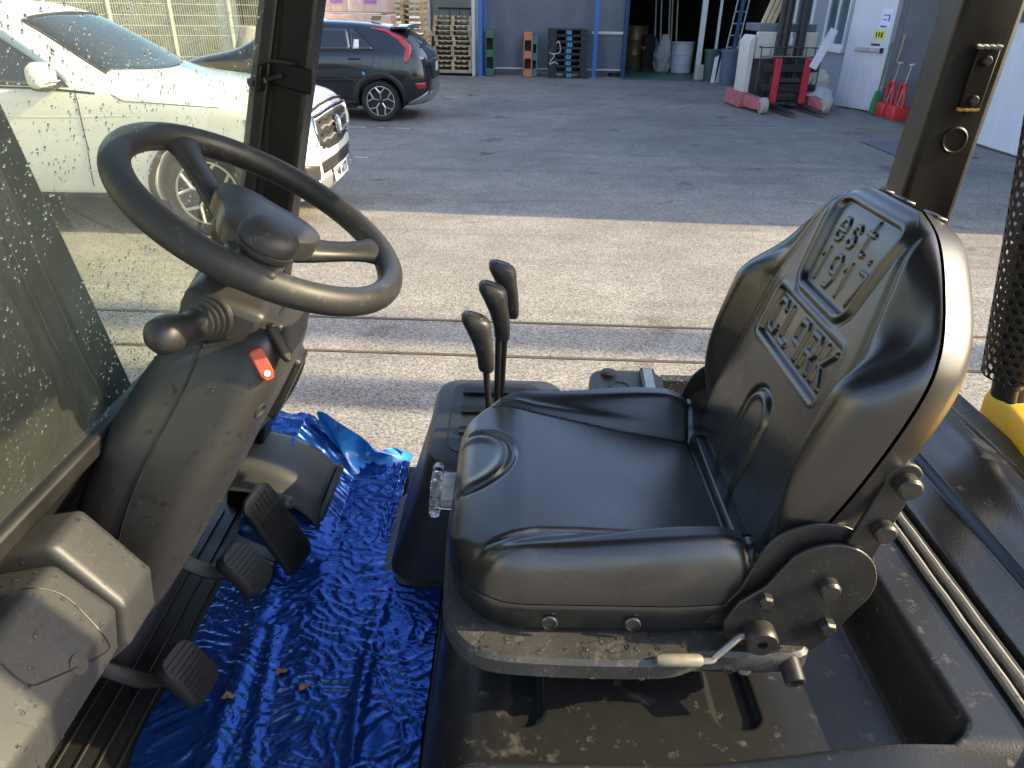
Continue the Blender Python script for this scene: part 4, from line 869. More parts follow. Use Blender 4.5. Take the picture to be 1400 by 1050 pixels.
# windscreen follows the sloped area between cowl and roof
def wsp(y, t, off):
    x = .96-.20*(y/.8)**2-(.80-.06*(y/.8)**2)*t; return c.top(x, y, off)
c.patch('windscreen', wsp, [(-.76, .02), (-.4, .0), (0, -.01), (.4, .0), (.76, .02)], [(-.62, .96), (-.3, 1), (0, 1.0), (.3, 1), (.62, .96)], 'car_glass', 22, 14)
c.line('windscreen_edge', wsp, [(-.775, .0), (-.70, .5), (-.632, .97), (0, 1.02), (.632, .97), (.70, .5), (.775, .0)], .009, 'trim', 50)
for sg in (-1, 1):
    f = lambda x, z, off, sg=sg: c.side(x, z, off, sg)
    gl = c.patch('side_window', f, [(.52, 1.205), (0, 1.215), (-.55, 1.215)], [(.50, 1.22), (.28, 1.40), (.0, 1.58), (-.25, 1.64), (-.55, 1.66)], 'car_glass', 16, 8)
    c.patch('rain_visor', f, [(.50, 1.235), (.27, 1.37), (-.02, 1.54), (-.55, 1.62)], [(.51, 1.255), (.28, 1.42), (-.01, 1.60), (-.55, 1.68)], mat('smoked_visor', (.16, .22, .32), .1, coat=.5) if sg < 0 else bpy.data.materials['smoked_visor'], 16, 3, off=.014)
    c.patch('side_window', f, [(-.62, 1.215), (-1.2, 1.225), (-1.6, 1.24)], [(-.62, 1.66), (-1.2, 1.66), (-1.5, 1.60)], 'car_glass', 12, 8)
    c.line('door_seam', f, [(.56, 1.195), (.575, 1.1), (.575, .75), (.53, .42)], .004, 'trim')
    c.line('door_seam', f, [(-.58, 1.2), (-.58, .8), (-.56, .45)], .004, 'trim')
    c.line('belt_strip', f, [(.72, 1.165), (.3, 1.195), (-.6, 1.205)], .010, 'trim')
    c.line('body_crease', f, [(1.0, 1.0), (.4, .98), (-.6, .97)], .006, 'white_car', off=-.002)
    c.line('fender_seam', lambda x, y, off, sg=sg: c.side(x, y, off, sg), [(.85, 1.16), (.95, 1.11), (1.2, 1.10), (1.7, 1.07)], .003, 'trim')
    c.patch('sill_cladding', f, [(1.05, .25), (-.9, .25)], [(1.05, .36), (-.9, .36)], 'trim', 12, 3, off=.01)
    arch = [(1.50+.445*math.cos(R(a)), .36+.445*math.sin(R(a))) for a in range(-8, 189, 8)]; arch2 = [(1.50+.50*math.cos(R(a)), .36+.50*math.sin(R(a))) for a in range(-8, 189, 8)]
    c.patch('arch_cladding', f, arch, arch2, 'trim', 24, 3, off=.008)
    # headlamp wraps from nose to flank
    c.patch('headlamp', f, [(2.24, .80), (2.1, .80), (1.93, .90)], [(2.26, .92), (2.1, .955), (1.90, .985)], 'lamp', 10, 5, off=.006)
    # mirror
    mm = MB(); rings = []
    for t, hx, hz in ((-.11, .03, .05), (-.09, .065, .085), (-.03, .085, .105), (.05, .085, .10), (.10, .07, .08), (.125, .03, .04)):
        rings.append([(.40+hx*math.copysign(abs(math.cos(a))**.75, math.cos(a)), sg*(1.07-t), 1.30+hz*math.copysign(abs(math.sin(a))**.75, math.sin(a))) for a in [2*PI*j/24 for j in range(24)]])
    mr = c.put('mirror', MB().loft(rings), 'white_car', smooth=60)
    m = MB(); m.loft([[(.40+hx*math.copysign(abs(math.cos(a))**.75, math.cos(a)), sg*(1.07-t), 1.222+hz*math.sin(a)) for a in [2*PI*j/20 for j in range(20)]] for t, hx, hz in ((-.09, .05, .02), (-.03, .08, .035), (.05, .08, .035), (.12, .05, .03), (.2, .04, .02))]); c.put('mirror_base', m, 'trim', mr, smooth=60)
    m = MB(); m.tube([(.49, sg*(1.07-t), 1.262) for t in (-.08, -.03, .05, .09)], .008, 6); c.put('mirror_strip', m, 'chrome', mr)
ff = lambda y, z, off: c.front(y, z, off)
c.patch('grille', ff, [(-.56, .72), (-.3, .655), (0, .645), (.3, .655), (.56, .72)], [(-.60, .93), (-.3, .95), (0, .955), (.3, .95), (.60, .93)], 'grille', 24, 8)
for k in range(5):
    z = .69+.055*k; c.line('grille_bar', ff, [(-.50, z), (-.38, z+.015), (-.26, z-.005), (-.12, z+.015), (0, z), (.12, z+.015), (.26, z-.005), (.38, z+.015), (.50, z)], .011, 'silver' if k % 2 else 'trim', 36, .012)
c.line('grille_trim', ff, [(-.63, .80), (-.61, .955), (-.3, .975), (0, .98), (.3, .975), (.61, .955), (.63, .80)], .016, 'chrome', 40, .01)
for sg in (-1, 1): c.line('lamp_trim', ff, [(sg*.62, .96), (sg*.66, .86), (sg*.62, .76), (sg*.70, .74)], .017, 'chrome', 16, .012)
pe = c.front(0, .83, .03); m = MB(); m.lathe([(.085, 0), (.085, .012), (.07, .02), (.06, .012), (.004, .014)], pe, (1, 0, .12), 28); em = c.put('emblem', m, 'chrome')
for s in (-1, 1):
    m = MB(); m.tube([pe+Vector((.016, s*.008, -.05)), pe+Vector((.018, s*.03, 0)), pe+Vector((.012, s*.055, .045))], [.008, .012, .004], 8); c.put('emblem_wing', m, 'chrome', em)
c.patch('lower_grille', ff, [(-.52, .47), (0, .45), (.52, .47)], [(-.58, .58), (0, .565), (.58, .58)], 'grille', 20, 5)
for k in range(3): c.line('grille_bar', ff, [(-.50, .485+.034*k), (0, .47+.034*k), (.5, .485+.034*k)], .006, 'trim', 20, .008)
c.patch('bumper_lip', ff, [(-.66, .30), (0, .28), (.66, .30)], [(-.66, .44), (0, .43), (.66, .44)], 'silver', 20, 5, off=.012)
for sg in (-1, 1):
    c.patch('fog_recess', ff, [(sg*.60, .42), (sg*.80, .44)], [(sg*.62, .56), (sg*.84, .60)], 'grille', 6, 5)
    c.line('fog_trim', ff, [(sg*.58, .36), (sg*.72, .37), (sg*.86, .46)], .022, 'silver', 14, .01)
pp = c.front(0, .41, .03); m = MB(); m.box(pp, (.012, .53, .125), ry=R(-6)); pl = c.put('number_plate', m, 'plate_w', bev=.004)
for tx, yo in (('240', -.135), ('6177', .10)): c.put('plate_number', orient(textmesh(tx, .115), pp+Vector((.009, yo, .0)), (0, 1, 0), (-.1, 0, 1)), 'ink', pl, smooth=0)
c.line('bonnet_edge', ff, [(-.60, 1.0), (-.3, 1.025), (0, 1.03), (.3, 1.025), (.60, 1.0)], .014, 'trim', 24, .002)
c.line('bonnet_crease', lambda x, y, off: c.top(x, y, off), [(.95, -.70), (1.5, -.68), (2.1, -.58)], .008, 'white_car', off=-.003)

# ---- black crossover, rear to the right
bw_ = thing('black_car', 'black crossover parked in the shade, its tail with red boomerang lamp facing right', 'car', (-3.66, 14.02, 0), rz=PI)
ST = [(-2.21, .42, .52, .62, .76, .58, .86, .5, .90), (-2.16, .31, .74, .82, .93, .76, 1.02, .62, 1.05), (-2.02, .27, .82, .89, 1.05, .84, 1.16, .66, 1.19), (-1.82, .23, .85, .905, 1.08, .86, 1.33, .63, 1.37), (-1.60, .21, .86, .91, 1.09, .865, 1.42, .61, 1.47), (-1.2, .20, .865, .912, 1.08, .87, 1.48, .605, 1.535), (-.5, .20, .87, .912, 1.06, .87, 1.51, .60, 1.565), (.1, .20, .87, .912, 1.04, .87, 1.49, .60, 1.555), (.5, .2, .87, .912, 1.02, .87, 1.37, .63, 1.45), (.95, .2, .87, .91, 1.0, .87, 1.12, .70, 1.19), (1.2, .2, .87, .91, .98, .87, 1.03, .74, 1.08), (1.7, .2, .86, .90, .92, .85, .97, .73, 1.0), (2.05, .22, .78, .83, .82, .76, .88, .62, .9), (2.21, .3, .55, .62, .66, .55, .74, .45, .76)]
c = Car(bw_, ST, (-1.33, 1.39), .33, 'black_car')
for x in (-1.33, 1.39):
    for s in (-1, 1): car_wheel(c, x, s*.895, .33, s, True)
for sg in (-1, 1):
    f = lambda x, z, off, sg=sg: c.side(x, z, off, sg)
    c.patch('side_window', f, [(-.16, 1.10), (-.87, 1.115)], [(-.16, 1.43), (-.80, 1.425)], 'car_glass', 12, 6)
    qg = c.patch('quarter_window', f, [(-.90, 1.115), (-1.26, 1.125)], [(-.86, 1.42), (-.93, 1.415)], 'car_glass', 8, 6)
    c.patch('side_window', f, [(-.10, 1.10), (.75, 1.08)], [(-.10, 1.43), (.1, 1.40)], 'car_glass', 12, 6)
    c.line('window_trim', f, [(.75, 1.07), (-.9, 1.10), (-1.30, 1.115), (-.92, 1.44)], .008, 'trim')
    c.line('door_seam', f, [(-.13, 1.46), (-.13, .9), (-.12, .4)], .004, 'trim')
    c.line('door_seam', f, [(-.92, 1.44), (-1.29, 1.12), (-1.21, .86), (-1.0, .70), (-.86, .5), (-.84, .38)], .004, 'trim')
    m = MB(); p0 = c.side(-.93, .985, .02, sg); m.box(p0, (.21, .035, .03)); c.put('door_handle', m, 'trim', bev=.01)
    if sg > 0: 
        c.patch('sticker', f, [(-.92, 1.135), (-1.01, 1.137)], [(-.925, 1.27), (-1.005, 1.27)], 'plate_w', 6, 4, off=.012)
        c.patch('sticker', f, [(-1.06, .735), (-1.10, .735)], [(-1.05, .79), (-1.09, .79)], 'blue_sticker', 4, 3, off=.012)
    # boomerang tail lamp
    c.patch('tail_lamp', f, [(-1.20, 1.432), (-1.45, 1.385), (-1.66, 1.27), (-1.79, 1.14), (-1.76, 1.03), (-1.775, .93)], [(-1.20, 1.448), (-1.45, 1.425), (-1.72, 1.31), (-1.88, 1.17), (-1.87, 1.03), (-1.80, .93)], 'red_lamp', 30, 4, off=.010)
    c.line('fuel_flap', f, [(-1.38, 1.01), (-1.58, 1.01), (-1.56, .86), (-1.34, .86), (-1.38, 1.01)], .0025, 'trim')
    ar = [(-1.33+.395*math.cos(R(a)), .335+.395*math.sin(R(a))) for a in range(-12, 193, 8)]; ar2 = [(-1.33+.465*math.cos(R(a)), .335+.465*math.sin(R(a))) for a in range(-12, 193, 8)]
    c.patch('arch_cladding', f, ar, ar2, 'trim', 26, 3, off=.010)
    c.patch('sill_cladding', f, [(1.0, .2), (-.9, .2)], [(1.0, .33), (-.9, .33)], 'trim', 10, 3, off=.012)
    c.line('body_crease', f, [(.6, .72), (-.2, .735), (-.7, .71), (-.95, .64)], .012, 'black_car', off=-.004)
    c.patch('bumper_reflector', f, [(-1.98, .53), (-2.10, .54)], [(-1.93, .63), (-2.11, .63)], 'red_lamp', 6, 4, off=.008)
    c.patch('bumper_trim', f, [(-1.78, .27), (-2.0, .27), (-2.14, .34)], [(-1.80, .31), (-2.02, .42), (-2.14, .50)], 'silver', 10, 4, off=.012)
fr_ = lambda y, z, off: c.front(y, z, off, -1)
c.patch('rear_window', lambda y, t, off: c.top(-1.69-.33*t-.02*(1-(y/.6)**2), y, off), [(-.56, 0), (0, 0), (.56, 0)], [(-.66, 1), (0, 1), (.66, 1)], 'car_glass', 16, 8)
c.patch('bumper_trim', fr_, [(-.72, .32), (0, .31), (.72, .32)], [(-.72, .49), (0, .49), (.72, .49)], 'silver', 16, 4, off=.014)
c.patch('tailgate_panel', fr_, [(-.62, .68), (0, .66), (.62, .68)], [(-.70, .98), (0, .99), (.70, .98)], 'trim', 16, 5, off=.006)
pp = c.front(0, .84, .015, -1); m = MB(); m.box(pp, (.01, .36, .15)); c.put('number_plate', m, 'plate_w', bev=.003)
pp = c.front(0, .95, .02, -1); m = MB(); m.box(pp, (.01, .14, .04)); c.put('emblem', m, 'silver', bev=.004)
pp = c.front(-.5, .72, .012, -1); m = MB(); m.box(pp, (.006, .10, .018)); c.put('badge', m, 'chrome')
P = [[(x, y, 1.475-.03*(y/.6)**2+(-.012 if x < -1.8 else .02)+.0*x) for y in np.linspace(-.62, .62, 15)] for x in (-1.52, -1.66, -1.78, -1.86)]
c.put('spoiler', MB().grid(P), 'black_car', smooth=60, solid=.035)
m = MB(); m.loft([[(-1.18-.5*t+a, b, 1.545+t) for a, b in ((-.07, -.018), (.09, -.004), (.09, .004), (-.07, .018))] for t in (0, .03, .07)]); c.put('antenna_fin', m, 'black_car', bev=.004)
m = MB(); m.tube([c.top(-2.0, .12, .0), c.top(-2.0, .12, .0)+Vector((-.03, 0, .05)), c.top(-2.0, .12, .0)+Vector((-.06, -.08, .055))], .008, 6); c.put('rear_wiper', m, 'trim')
# ------------------------------------------------------------------ far warehouse
def one(nm, mb, m, label, cat, group=None, **k): return tag(put(nm, mb, m, None, **k), label, cat, group)
g2 = MB(); g2.add([(2.9, 21.75, .004), (7.2, 21.4, .004), (7.2, 40, .004), (2.9, 40, .004)], [(0, 1, 2, 3)]); struct(put('green_floor', g2, 'green_floor', smooth=0))
g2 = MB(); g2.add([(7.0, 12.4, .004), (12, 12.4, .004), (12, 17, .004), (7.0, 15.4, .004)], [(0, 1, 2, 3)]); struct(put('green_floor', g2, 'green_floor', smooth=0))
wh = thing('warehouse', 'grey warehouse across the yard with a dark open bay', 'building', (1.5, 22.3, 0))
def W(nm, mb, m, parent=None, **k): return put(nm, mb, m, parent or wh, **k)
xs = np.linspace(-1.15, 2.96, 120); P = [[(x, 22.35+.03*math.sin(x*4.1)+.02*math.sin(x*9+z*.6)*(1-z/9)+.015*noise.noise(Vector((x*3, z, 0))), z) for z in np.linspace(.12, 5.2, 20)] for x in xs]
cu_ = W('curtain_wall', MB().grid(P), 'curtain', smooth=180)
m = MB(); m.bb(-.9, 2.92, 22.27, 22.30, .17, .21); W('bottom_bar', m, 'whitepost', bev=.005)
m = MB(); m.bb(2.05, 2.92, 22.27, 22.29, 1.10, 1.17); W('curtain_strip', m, 'whitepost')
m = MB(); m.bb(2.93, 3.05, 22.25, 22.45, 0, 5.2); W('bay_post', m, 'navy', bev=.01)
m = MB(); m.bb(-1.2, 7.4, 22.5, 34, 4.6, 5.4); W('roof', m, 'grey_wall')
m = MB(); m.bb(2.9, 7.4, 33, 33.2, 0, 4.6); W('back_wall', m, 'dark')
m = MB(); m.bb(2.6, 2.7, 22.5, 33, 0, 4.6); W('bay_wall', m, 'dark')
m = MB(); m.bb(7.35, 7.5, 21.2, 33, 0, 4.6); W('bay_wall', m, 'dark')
m = MB(); m.bb(2.9, 7.3, 22.3, 22.6, 3.0, 4.6); W('lintel', m, 'grey_wall')
m = MB(); m.bb(5.05, 5.19, 22.3, 22.42, 0, 3.0); W('door_post', m, 'whitepost', bev=.01)
m = MB(); m.bb(5.55, 5.62, 22.4, 22.48, 0, 3.0); W('door_post', m, 'whitepost', bev=.01)
for x, z1 in ((4.15, 3.0), (4.32, 3.0), (4.58, 3.0), (4.66, 3.0), (4.82, 3.0)):
    m = MB(); m.tube([(x+.22, 25.2, .2), (x+.05, 25.4, z1)], .022, 8); po = put('long_pole', m, 'whitepost' if x != 4.66 else 'cream'); tag(po, {4.15: 'leftmost thin pole standing at the back of the dark bay', 4.32: 'thin pole second from left at the back of the dark bay', 4.58: 'middle thin pole at the back of the dark bay', 4.66: 'yellowish thin pole at the back of the dark bay', 4.82: 'thin pole rising behind the ribbed white drum'}[x], 'pole', 'poles in the warehouse bay')
# shed left of the curtain
sh = thing('pallet_shed', 'open shed with white posts holding a stack of wooden pallets', 'shed', (-1.8, 23, 0))
def S(nm, mb, m, **k): return put(nm, mb, m, sh, **k)
for x, wd in ((-2.50, .2), (-1.22, .1)):
    m = MB(); m.bb(x-wd/2, x+wd/2, 21.85, 22.05, 0, 4.2); S('post', m, 'whitepost', bev=.01)
m = MB(); m.bb(-2.6, -1.1, 24.2, 24.25, 0, 4.2); S('back_wall', m, 'cream')
m = MB(); m.bb(-1.16, -1.1, 22.06, 24.2, 0, 4.2); S('side_wall', m, 'cream')
m = MB(); m.bb(-2.62, -2.56, 22.06, 24.2, 0, 4.2); S('side_wall', m, 'cream')
m = MB(); m.bb(-2.4, -1.15, 24.15, 24.18, 1.64, 1.68); S('cross_rail', m, 'machine')
for x in (-2.05, -1.75, -1.45):
    m = MB(); m.bb(x-.01, x+.01, 24.13, 24.15, 1.2, 1.64); S('wall_bar', m, 'machine')
m = MB(); m.bb(-2.40, -1.22, 21.95, 23.0, .06, .12); S('shelf_base', m, 'concrete', bev=.01)
m = MB(); m.bb(-2.7, -1.0, 21.85, 24.3, 4.2, 4.35); S('roof', m, 'grey_wall')
# pallets
def pallet(nm, wd, dp, h, mt_):
    r = thing(nm, '', 'pallet'); t = .022
    m = MB()
    for i in range(7): x = -wd/2+.05+(wd-.1)*i/6; m.box((x, 0, h-t/2), (.09, dp, t))
    # boards run front to back; edge boards show as thin lines
    put('top_deck', m, mt_, r, local=True, smooth=0, bev=.003)
    for x in (-wd/2+.045, 0, wd/2-.045):
        m = MB(); m.box((x, 0, h/2), (.085, dp*.985, h-2*t-.002)); put('stringer', m, mt_, r, local=True, smooth=0, bev=.004)
    m = MB()
    for y in (-dp/2+.05, 0, dp/2-.05): m.box((0, y, t/2), (wd, .09, t))
    put('bottom_deck', m, mt_, r, local=True, smooth=0, bev=.003)
    return r
ordw = ['topmost', 'second from the top', 'third from the top', 'fourth from the top', 'fifth from the top', 'sixth from the top', 'fifth from the bottom', 'fourth from the bottom', 'third from the bottom', 'second from the bottom', 'lowest']
pa = pallet('wooden_pallet', 1.06, 1.06, .122, 'wood'); pb = pallet('wooden_pallet', 1.08, 1.06, .122, 'wood2'); first = {id(pa): 1, id(pb): 1}
rs = random.Random(4)
def pl_at(src, x, y, z, rz, label, group):
    o = src if first.pop(id(src), None) else copy_tree(src)
    o.location = (x, y, z); o.rotation_euler = (0, 0, rz); tag(o, label, 'pallet', group); return o
for i in range(11):
    z = .122+.125*i; k = 10-i
    dx = rs.uniform(-.025, .025)+(-.05 if i in (7, 8) else 0); pl_at(pa if i not in (4, 7) else pb, -1.79+dx, 22.5+rs.uniform(-.02, .02), z, R(rs.uniform(-1.5, 1.5)), f'pale wooden pallet, {ordw[k]} in the stack inside the white-posted shed', 'wooden pallets in the shed')
for i in range(15):
    k = 14-i
    nm = (['topmost', 'second from the top', 'third from the top', 'fourth from the top', 'fifth from the top', 'sixth from the top', 'seventh from the top', 'middle one'] +['seventh from the bottom', 'sixth from the bottom', 'fifth from the bottom', 'fourth from the bottom', 'third from the bottom', 'second from the bottom', 'lowest'])[k]
    pl_at(pb if i % 3 else pa, -2.93+(0 if i > 8 else .08)+rs.uniform(-.02, .02), 20.9, .01+.127*i, R(rs.uniform(-1.5, 1.5)), f'wooden pallet, {nm} in the stack behind the black car', 'wooden pallets behind the black car')
def plastic_pallet(nm, wd, dp, h, mt_, tags=True):
    r = thing(nm, '', 'pallet')
    m = MB(); m.box((0, 0, h-.015), (wd, dp, .03)); put('deck', m, mt_, r, local=True, smooth=0, bev=.004)
    m = MB(); m.box((0, 0, .012), (wd*.99, dp*.99, .024)); put('base', m, mt_, r, local=True, smooth=0, bev=.004)
    for x, w_ in ((-wd/2+.10, .2), (0, .19), (wd/2-.10, .2)):
        m = MB(); m.box((x, 0, h/2), (w_, dp*.985, h-.05)); put('block', m, mt_, r, local=True, smooth=0, bev=.006)
    if tags:
        m = MB(); m.box((.02, -dp/2+.004, h/2), (.125, .008, .085)); put('sticker', m, 'blue_sticker', r, local=True, smooth=0)
        m = MB(); m.box((.02, -dp/2-.001, h/2+.005), (.05, .004, .03)); put('sticker_mark', m, 'navy', r, local=True, smooth=0)
    return r
bp = plastic_pallet('plastic_pallet', 1.05, 1.05, .150, 'blk_pl'); firstb = True
od = ['lowest', 'second from the bottom', 'third from the bottom', 'fourth from the bottom', 'fourth from the top', 'third from the top', 'second from the top', 'topmost']
for i in range(8):
    o = bp if i == 0 else copy_tree(bp); o.location = (1.385+rs.uniform(-.015, .015)+(.02 if i == 0 else -.01*(i > 5)), 22.2, .005+.1535*i)
    tag(o, f'black plastic pallet, {od[i]} in the stack before the grey curtain', 'pallet', 'black plastic pallets')
# loose strapping on the black stack
m = MB(); m.tube(curve([(1.05, 21.60, .88), (1.10, 21.57, .93), (1.15, 21.57, .80), (1.14, 21.58, .66), (.95, 21.58, .62), (.86, 21.56, .65), (1.0, 21.57, .58), (.92, 21.56, .47), (.88, 21.57, .36), (1.02, 21.58, .42), (1.1, 21.57, .36)], 6), .013, 6); one('plastic_strap', m, 'whiteplastic', 'loose white strap dangling from the black pallet stack', 'strap')
def upright(x, y, wd, hh, mt_, label, tilt):
    m_ = plastic_pallet('plastic_pallet', hh, hh, .24 if wd > .2 else .15, mt_, False); tag(m_, label, 'pallet', 'pallets leaning on edge')
    m_.rotation_euler = (R(-tilt), R(90), 0); m_.location = (x-.11, y+.4, hh/2+.01)
    return m_
upright(-.78, 22.0, .22, 1.16, 'grn_pl', 'dark green plastic pallet standing on edge beside the blue post', 0)
upright(.27, 22.0, .23, 1.12, 'org_pl', 'orange plastic pallet standing on edge before the grey curtain', 0)
upright(.50, 22.05, .15, 1.02, 'teal_pl', 'teal plastic pallet standing on edge beside the orange one', 0)
# blue rack
rk = thing('pallet_rack', 'tall blue perforated steel rack posts in front of the grey curtain', 'rack', (.5, 22, 0))
for x, wd in ((-1.03, .11), (2.12, .11)):
    m = MB(); m.bb(x-wd/2, x+wd/2, 21.78, 21.86, 0, 5); po = put('post', m, 'blue_post', rk, bev=.006)
    for k in range(38):
        for s in (-.022, .022):
            m = MB(); m.lathe([(.008, 0), (.008, .003), (.001, .003)], (x+s, 21.782, .1+.055*k), (0, -1, 0), 6); put('hole', m, 'navy', po, smooth=0)
    m = MB(); m.bb(x-.09, x+.09, 21.74, 21.90, 0, .012); put('foot_plate', m, 'steel', po)
m = MB(); m.bb(-.92, -.82, 22.9, 22.98, 0, 5) if False else m.bb(-.95, -.87, 22.05, 22.13, 0, 5); put('rear_post', m, 'blue_post', rk, bev=.006)
m = MB(); m.bb(-.97, 2.06, 21.79, 21.85, 2.6, 2.72); put('beam', m, 'blue_post', rk, bev=.006)
# wrapped goods and a truck corner behind the black car
for i, (x0, x1, z0, z1, lab) in enumerate(((-4.55, -3.05, 1.58, 2.6, 'upper'), (-4.6, -3.02, .9, 1.55, 'middle'), (-4.6, -3.02, .14, .87, 'lower'))):
    m = MB(); m.bb(x0, x1, 19.0, 20.0, z0, z1); gd_ = one('wrapped_goods', m, 'pinkgoods', f'shrink-wrapped block of pink cartons behind the black car, {lab} layer', 'cartons', 'wrapped cartons', bev=.03)
    for k in range(4):
        m = MB(); x = x0+.2+.36*k; m.bb(x, x+.02, 18.985, 19.0, z0+.05, z1-.05); put('carton_edge', m, 'whiteplastic', gd_)
    if i == 0:
        for x in (-4.40, -3.62):
            m = MB(); m.bb(x, x+.30, 18.98, 19.0, z0+.20, z0+.42); put('carton_print', m, 'purple', gd_)
tk = thing('parked_truck', 'pale truck cab corner showing between the front pillar and pink cartons', 'truck', (-5.6, 17.5, 0))
m = MB(); m.loft([[(x, y, z) for x, y in rrect(-6.4, -4.95-k, 17, 18.9, .15)] for z, k in ((.5, 0), (1.3, .02), (2.3, .25))]); put('cab', m, 'whitepost', tk, smooth=40)
m = MB(); m.bb(-5.9, -5.1, 16.975, 17.0, 1.35, 2.0); put('window', m, 'car_glass', tk)
m = MB(); m.bb(-6.4, -4.98, 16.96, 17.0, .5, .7); put('bumper', m, 'trim', tk)
for x in (-6.0, -5.3):
    m = MB(); m.lathe([(.2, -.1), (.4, -.1), (.4, .1), (.2, .1)], (x, 17.3, .4), (0, 1, 0), 20); put('wheel', m, 'rubber', tk)
# ---- inside the open bay
m = MB(); m.lathe([(.36, 0), (.38, .03), (.38, .40), (.392, .42), (.38, .44), (.38, .82), (.392, .84), (.38, .86), (.38, 1.22), (.385, 1.25), (.36, 1.25), (.35, 1.22), (.01, 1.22)], (3.72, 25.4, 0), (0, 0, 1), 32); one('steel_drum', m, 'olive_drum', 'brownish steel drum standing inside the dark bay', 'drum')
m = MB(); m.lathe([(.28, 0), (.30, .02), (.31, .25), (.32, .26), (.31, .28), (.315, .5), (.325, .51), (.315, .53), (.32, .80), (.34, .82), (.34, .86), (.30, .86), (.29, .5)], (5.02, 24.2, 0), (0, 0, 1), 32); one('plastic_barrel', m, 'whiteplastic', 'ribbed pale plastic barrel beside the white sack', 'barrel')
def blob(nm, c_, r_, mt_, label, cat, amp=.2, seed=0):
    m = MB(); rings = []
    for i in range(14):
        t = i/13; rr = (math.sin(PI*(.12+.80*t)))**.55*(1-.25*t); ring = []
        for j in range(24):
            a = 2*PI*j/24; k = 1+amp*noise.noise(Vector((math.cos(a)*2, math.sin(a)*2, t*3+seed)))*1.3+amp*.4*noise.noise(Vector((math.cos(a)*6, math.sin(a)*6, t*9+seed)))
            ring.append((c_[0]+r_[0]*rr*k*math.cos(a), c_[1]+r_[1]*rr*k*math.sin(a), c_[2]+r_[2]*t))
        rings.append(ring)
    return one(nm, m.loft(rings), mt_, label, cat, smooth=60)
blob('woven_sack', (4.52, 24.5, 0), (.32, .3, 1.05), 'sack', 'crumpled white woven sack between barrel and drum', 'sack', .3, 1)
blob('woven_sack', (4.22, 25.2, 0), (.30, .3, 1.0), 'sack', 'grey sack half hidden behind the white woven sack', 'sack', .25, 5)
ht = thing('hand_truck', 'black hand truck loaded with dark bags inside the bay', 'hand truck', (4.05, 25, 0))
for x in (3.92, 4.24):
    m = MB(); m.tube([(x, 25, .1), (x, 25.1, 1.3)], .02, 8); put('rail', m, 'trim', ht)
m = MB(); m.bb(3.9, 4.26, 24.75, 25.1, .05, .08); put('toe_plate', m, 'trim', ht)
m = MB(); m.loft([[(x, y, z) for x, y in rrect(3.88+k, 4.28-k, 24.7+k, 25.05, .08)] for z, k in ((.1, .02), (.5, 0), (.95, .01), (1.02, .06))]); put('bag', m, 'dark', ht, smooth=50)
m = MB(); m.prism([(3.83, 24.69, .70), (3.97, 24.69, .70), (3.90, 24.69, .58)], (0, .006, 0)); put('red_flag', m, 'redcan', ht, smooth=0)
m = MB(); m.loft([[(x, y, z) for x, y in rrect(5.0-k, 5.32+k, 22.0-k, 22.25+k, .03)] for z, k in ((0, 0), (.32, -.01), (.38, -.04))]); one('concrete_block', m, 'concrete', 'small pale concrete block at the foot of the bay post', 'block', smooth=40)
def bin_(x, y, r_, h_, mt_, label):
    m = MB(); m.lathe([(r_*.82, 0), (r_*.98, h_*.9), (r_*1.06, h_*.91), (r_*1.06, h_), (r_*.95, h_), (r_*.85, h_*.3), (.01, h_*.28)], (x, y, 0), (0, 0, 1), 28); return one('waste_bin', m, mt_, label, 'bin')
M['slatebin'] = mat('slate_bin', (.10, .13, .17), .5, var=.08); M['greenbin'] = mat('green_bin', (.03, .08, .06), .5, var=.1)
bin_(5.56, 20.7, .24, .86, 'slatebin', 'slate grey plastic bin left of the reach truck'); bin_(5.32, 21.6, .22, .80, 'greenbin', 'dark green bin behind the slate grey bin')
ld = thing('ladder', 'aluminium ladder leaning behind the grey bins', 'ladder', (5.75, 21.6, 0)); M['alu'] = mat('dull_aluminium', (.5, .5, .48), .5, .4, var=.3, vscale=8)
for x in (5.50, 5.80):
    m = MB(); m.tube([(x, 21.3, .05), (x+.45, 21.7, 3.2)], .03, 6, sq=.6); put('stile', m, 'alu', ld, smooth=20)
for k in range(10):
    t = .08+.09*k; m = MB(); m.tube([(5.5+.45*t, 21.3+.4*t, .05+3.15*t), (5.8+.45*t, 21.3+.4*t, .05+3.15*t)], .014, 6); put('rung', m, 'alu', ld)
for i, (x, xb, mt_, lab) in enumerate(((5.25, 5.42, 'whitepost', 'whitish offcut board leaning by the dark green bin'), (5.38, 5.6, 'concrete', 'pale broken board leaning between the bins'), (5.65, 5.95, 'navy', 'navy blue rolled sheet leaning behind the slate bin'))):
    m = MB(); m.loft([[(x+(xb-x)*t+dx, 21.0+.5*t+dy, .01+(.75 if i < 2 else 2.6)*t) for dx, dy in ((-.05, -.02), (.05, -.02), (.05, .02), (-.05, .02))] for t in (0, .5, 1)]); one('leaning_board', m, mt_, lab, 'board', 'boards leaning by the bins', bev=.006)
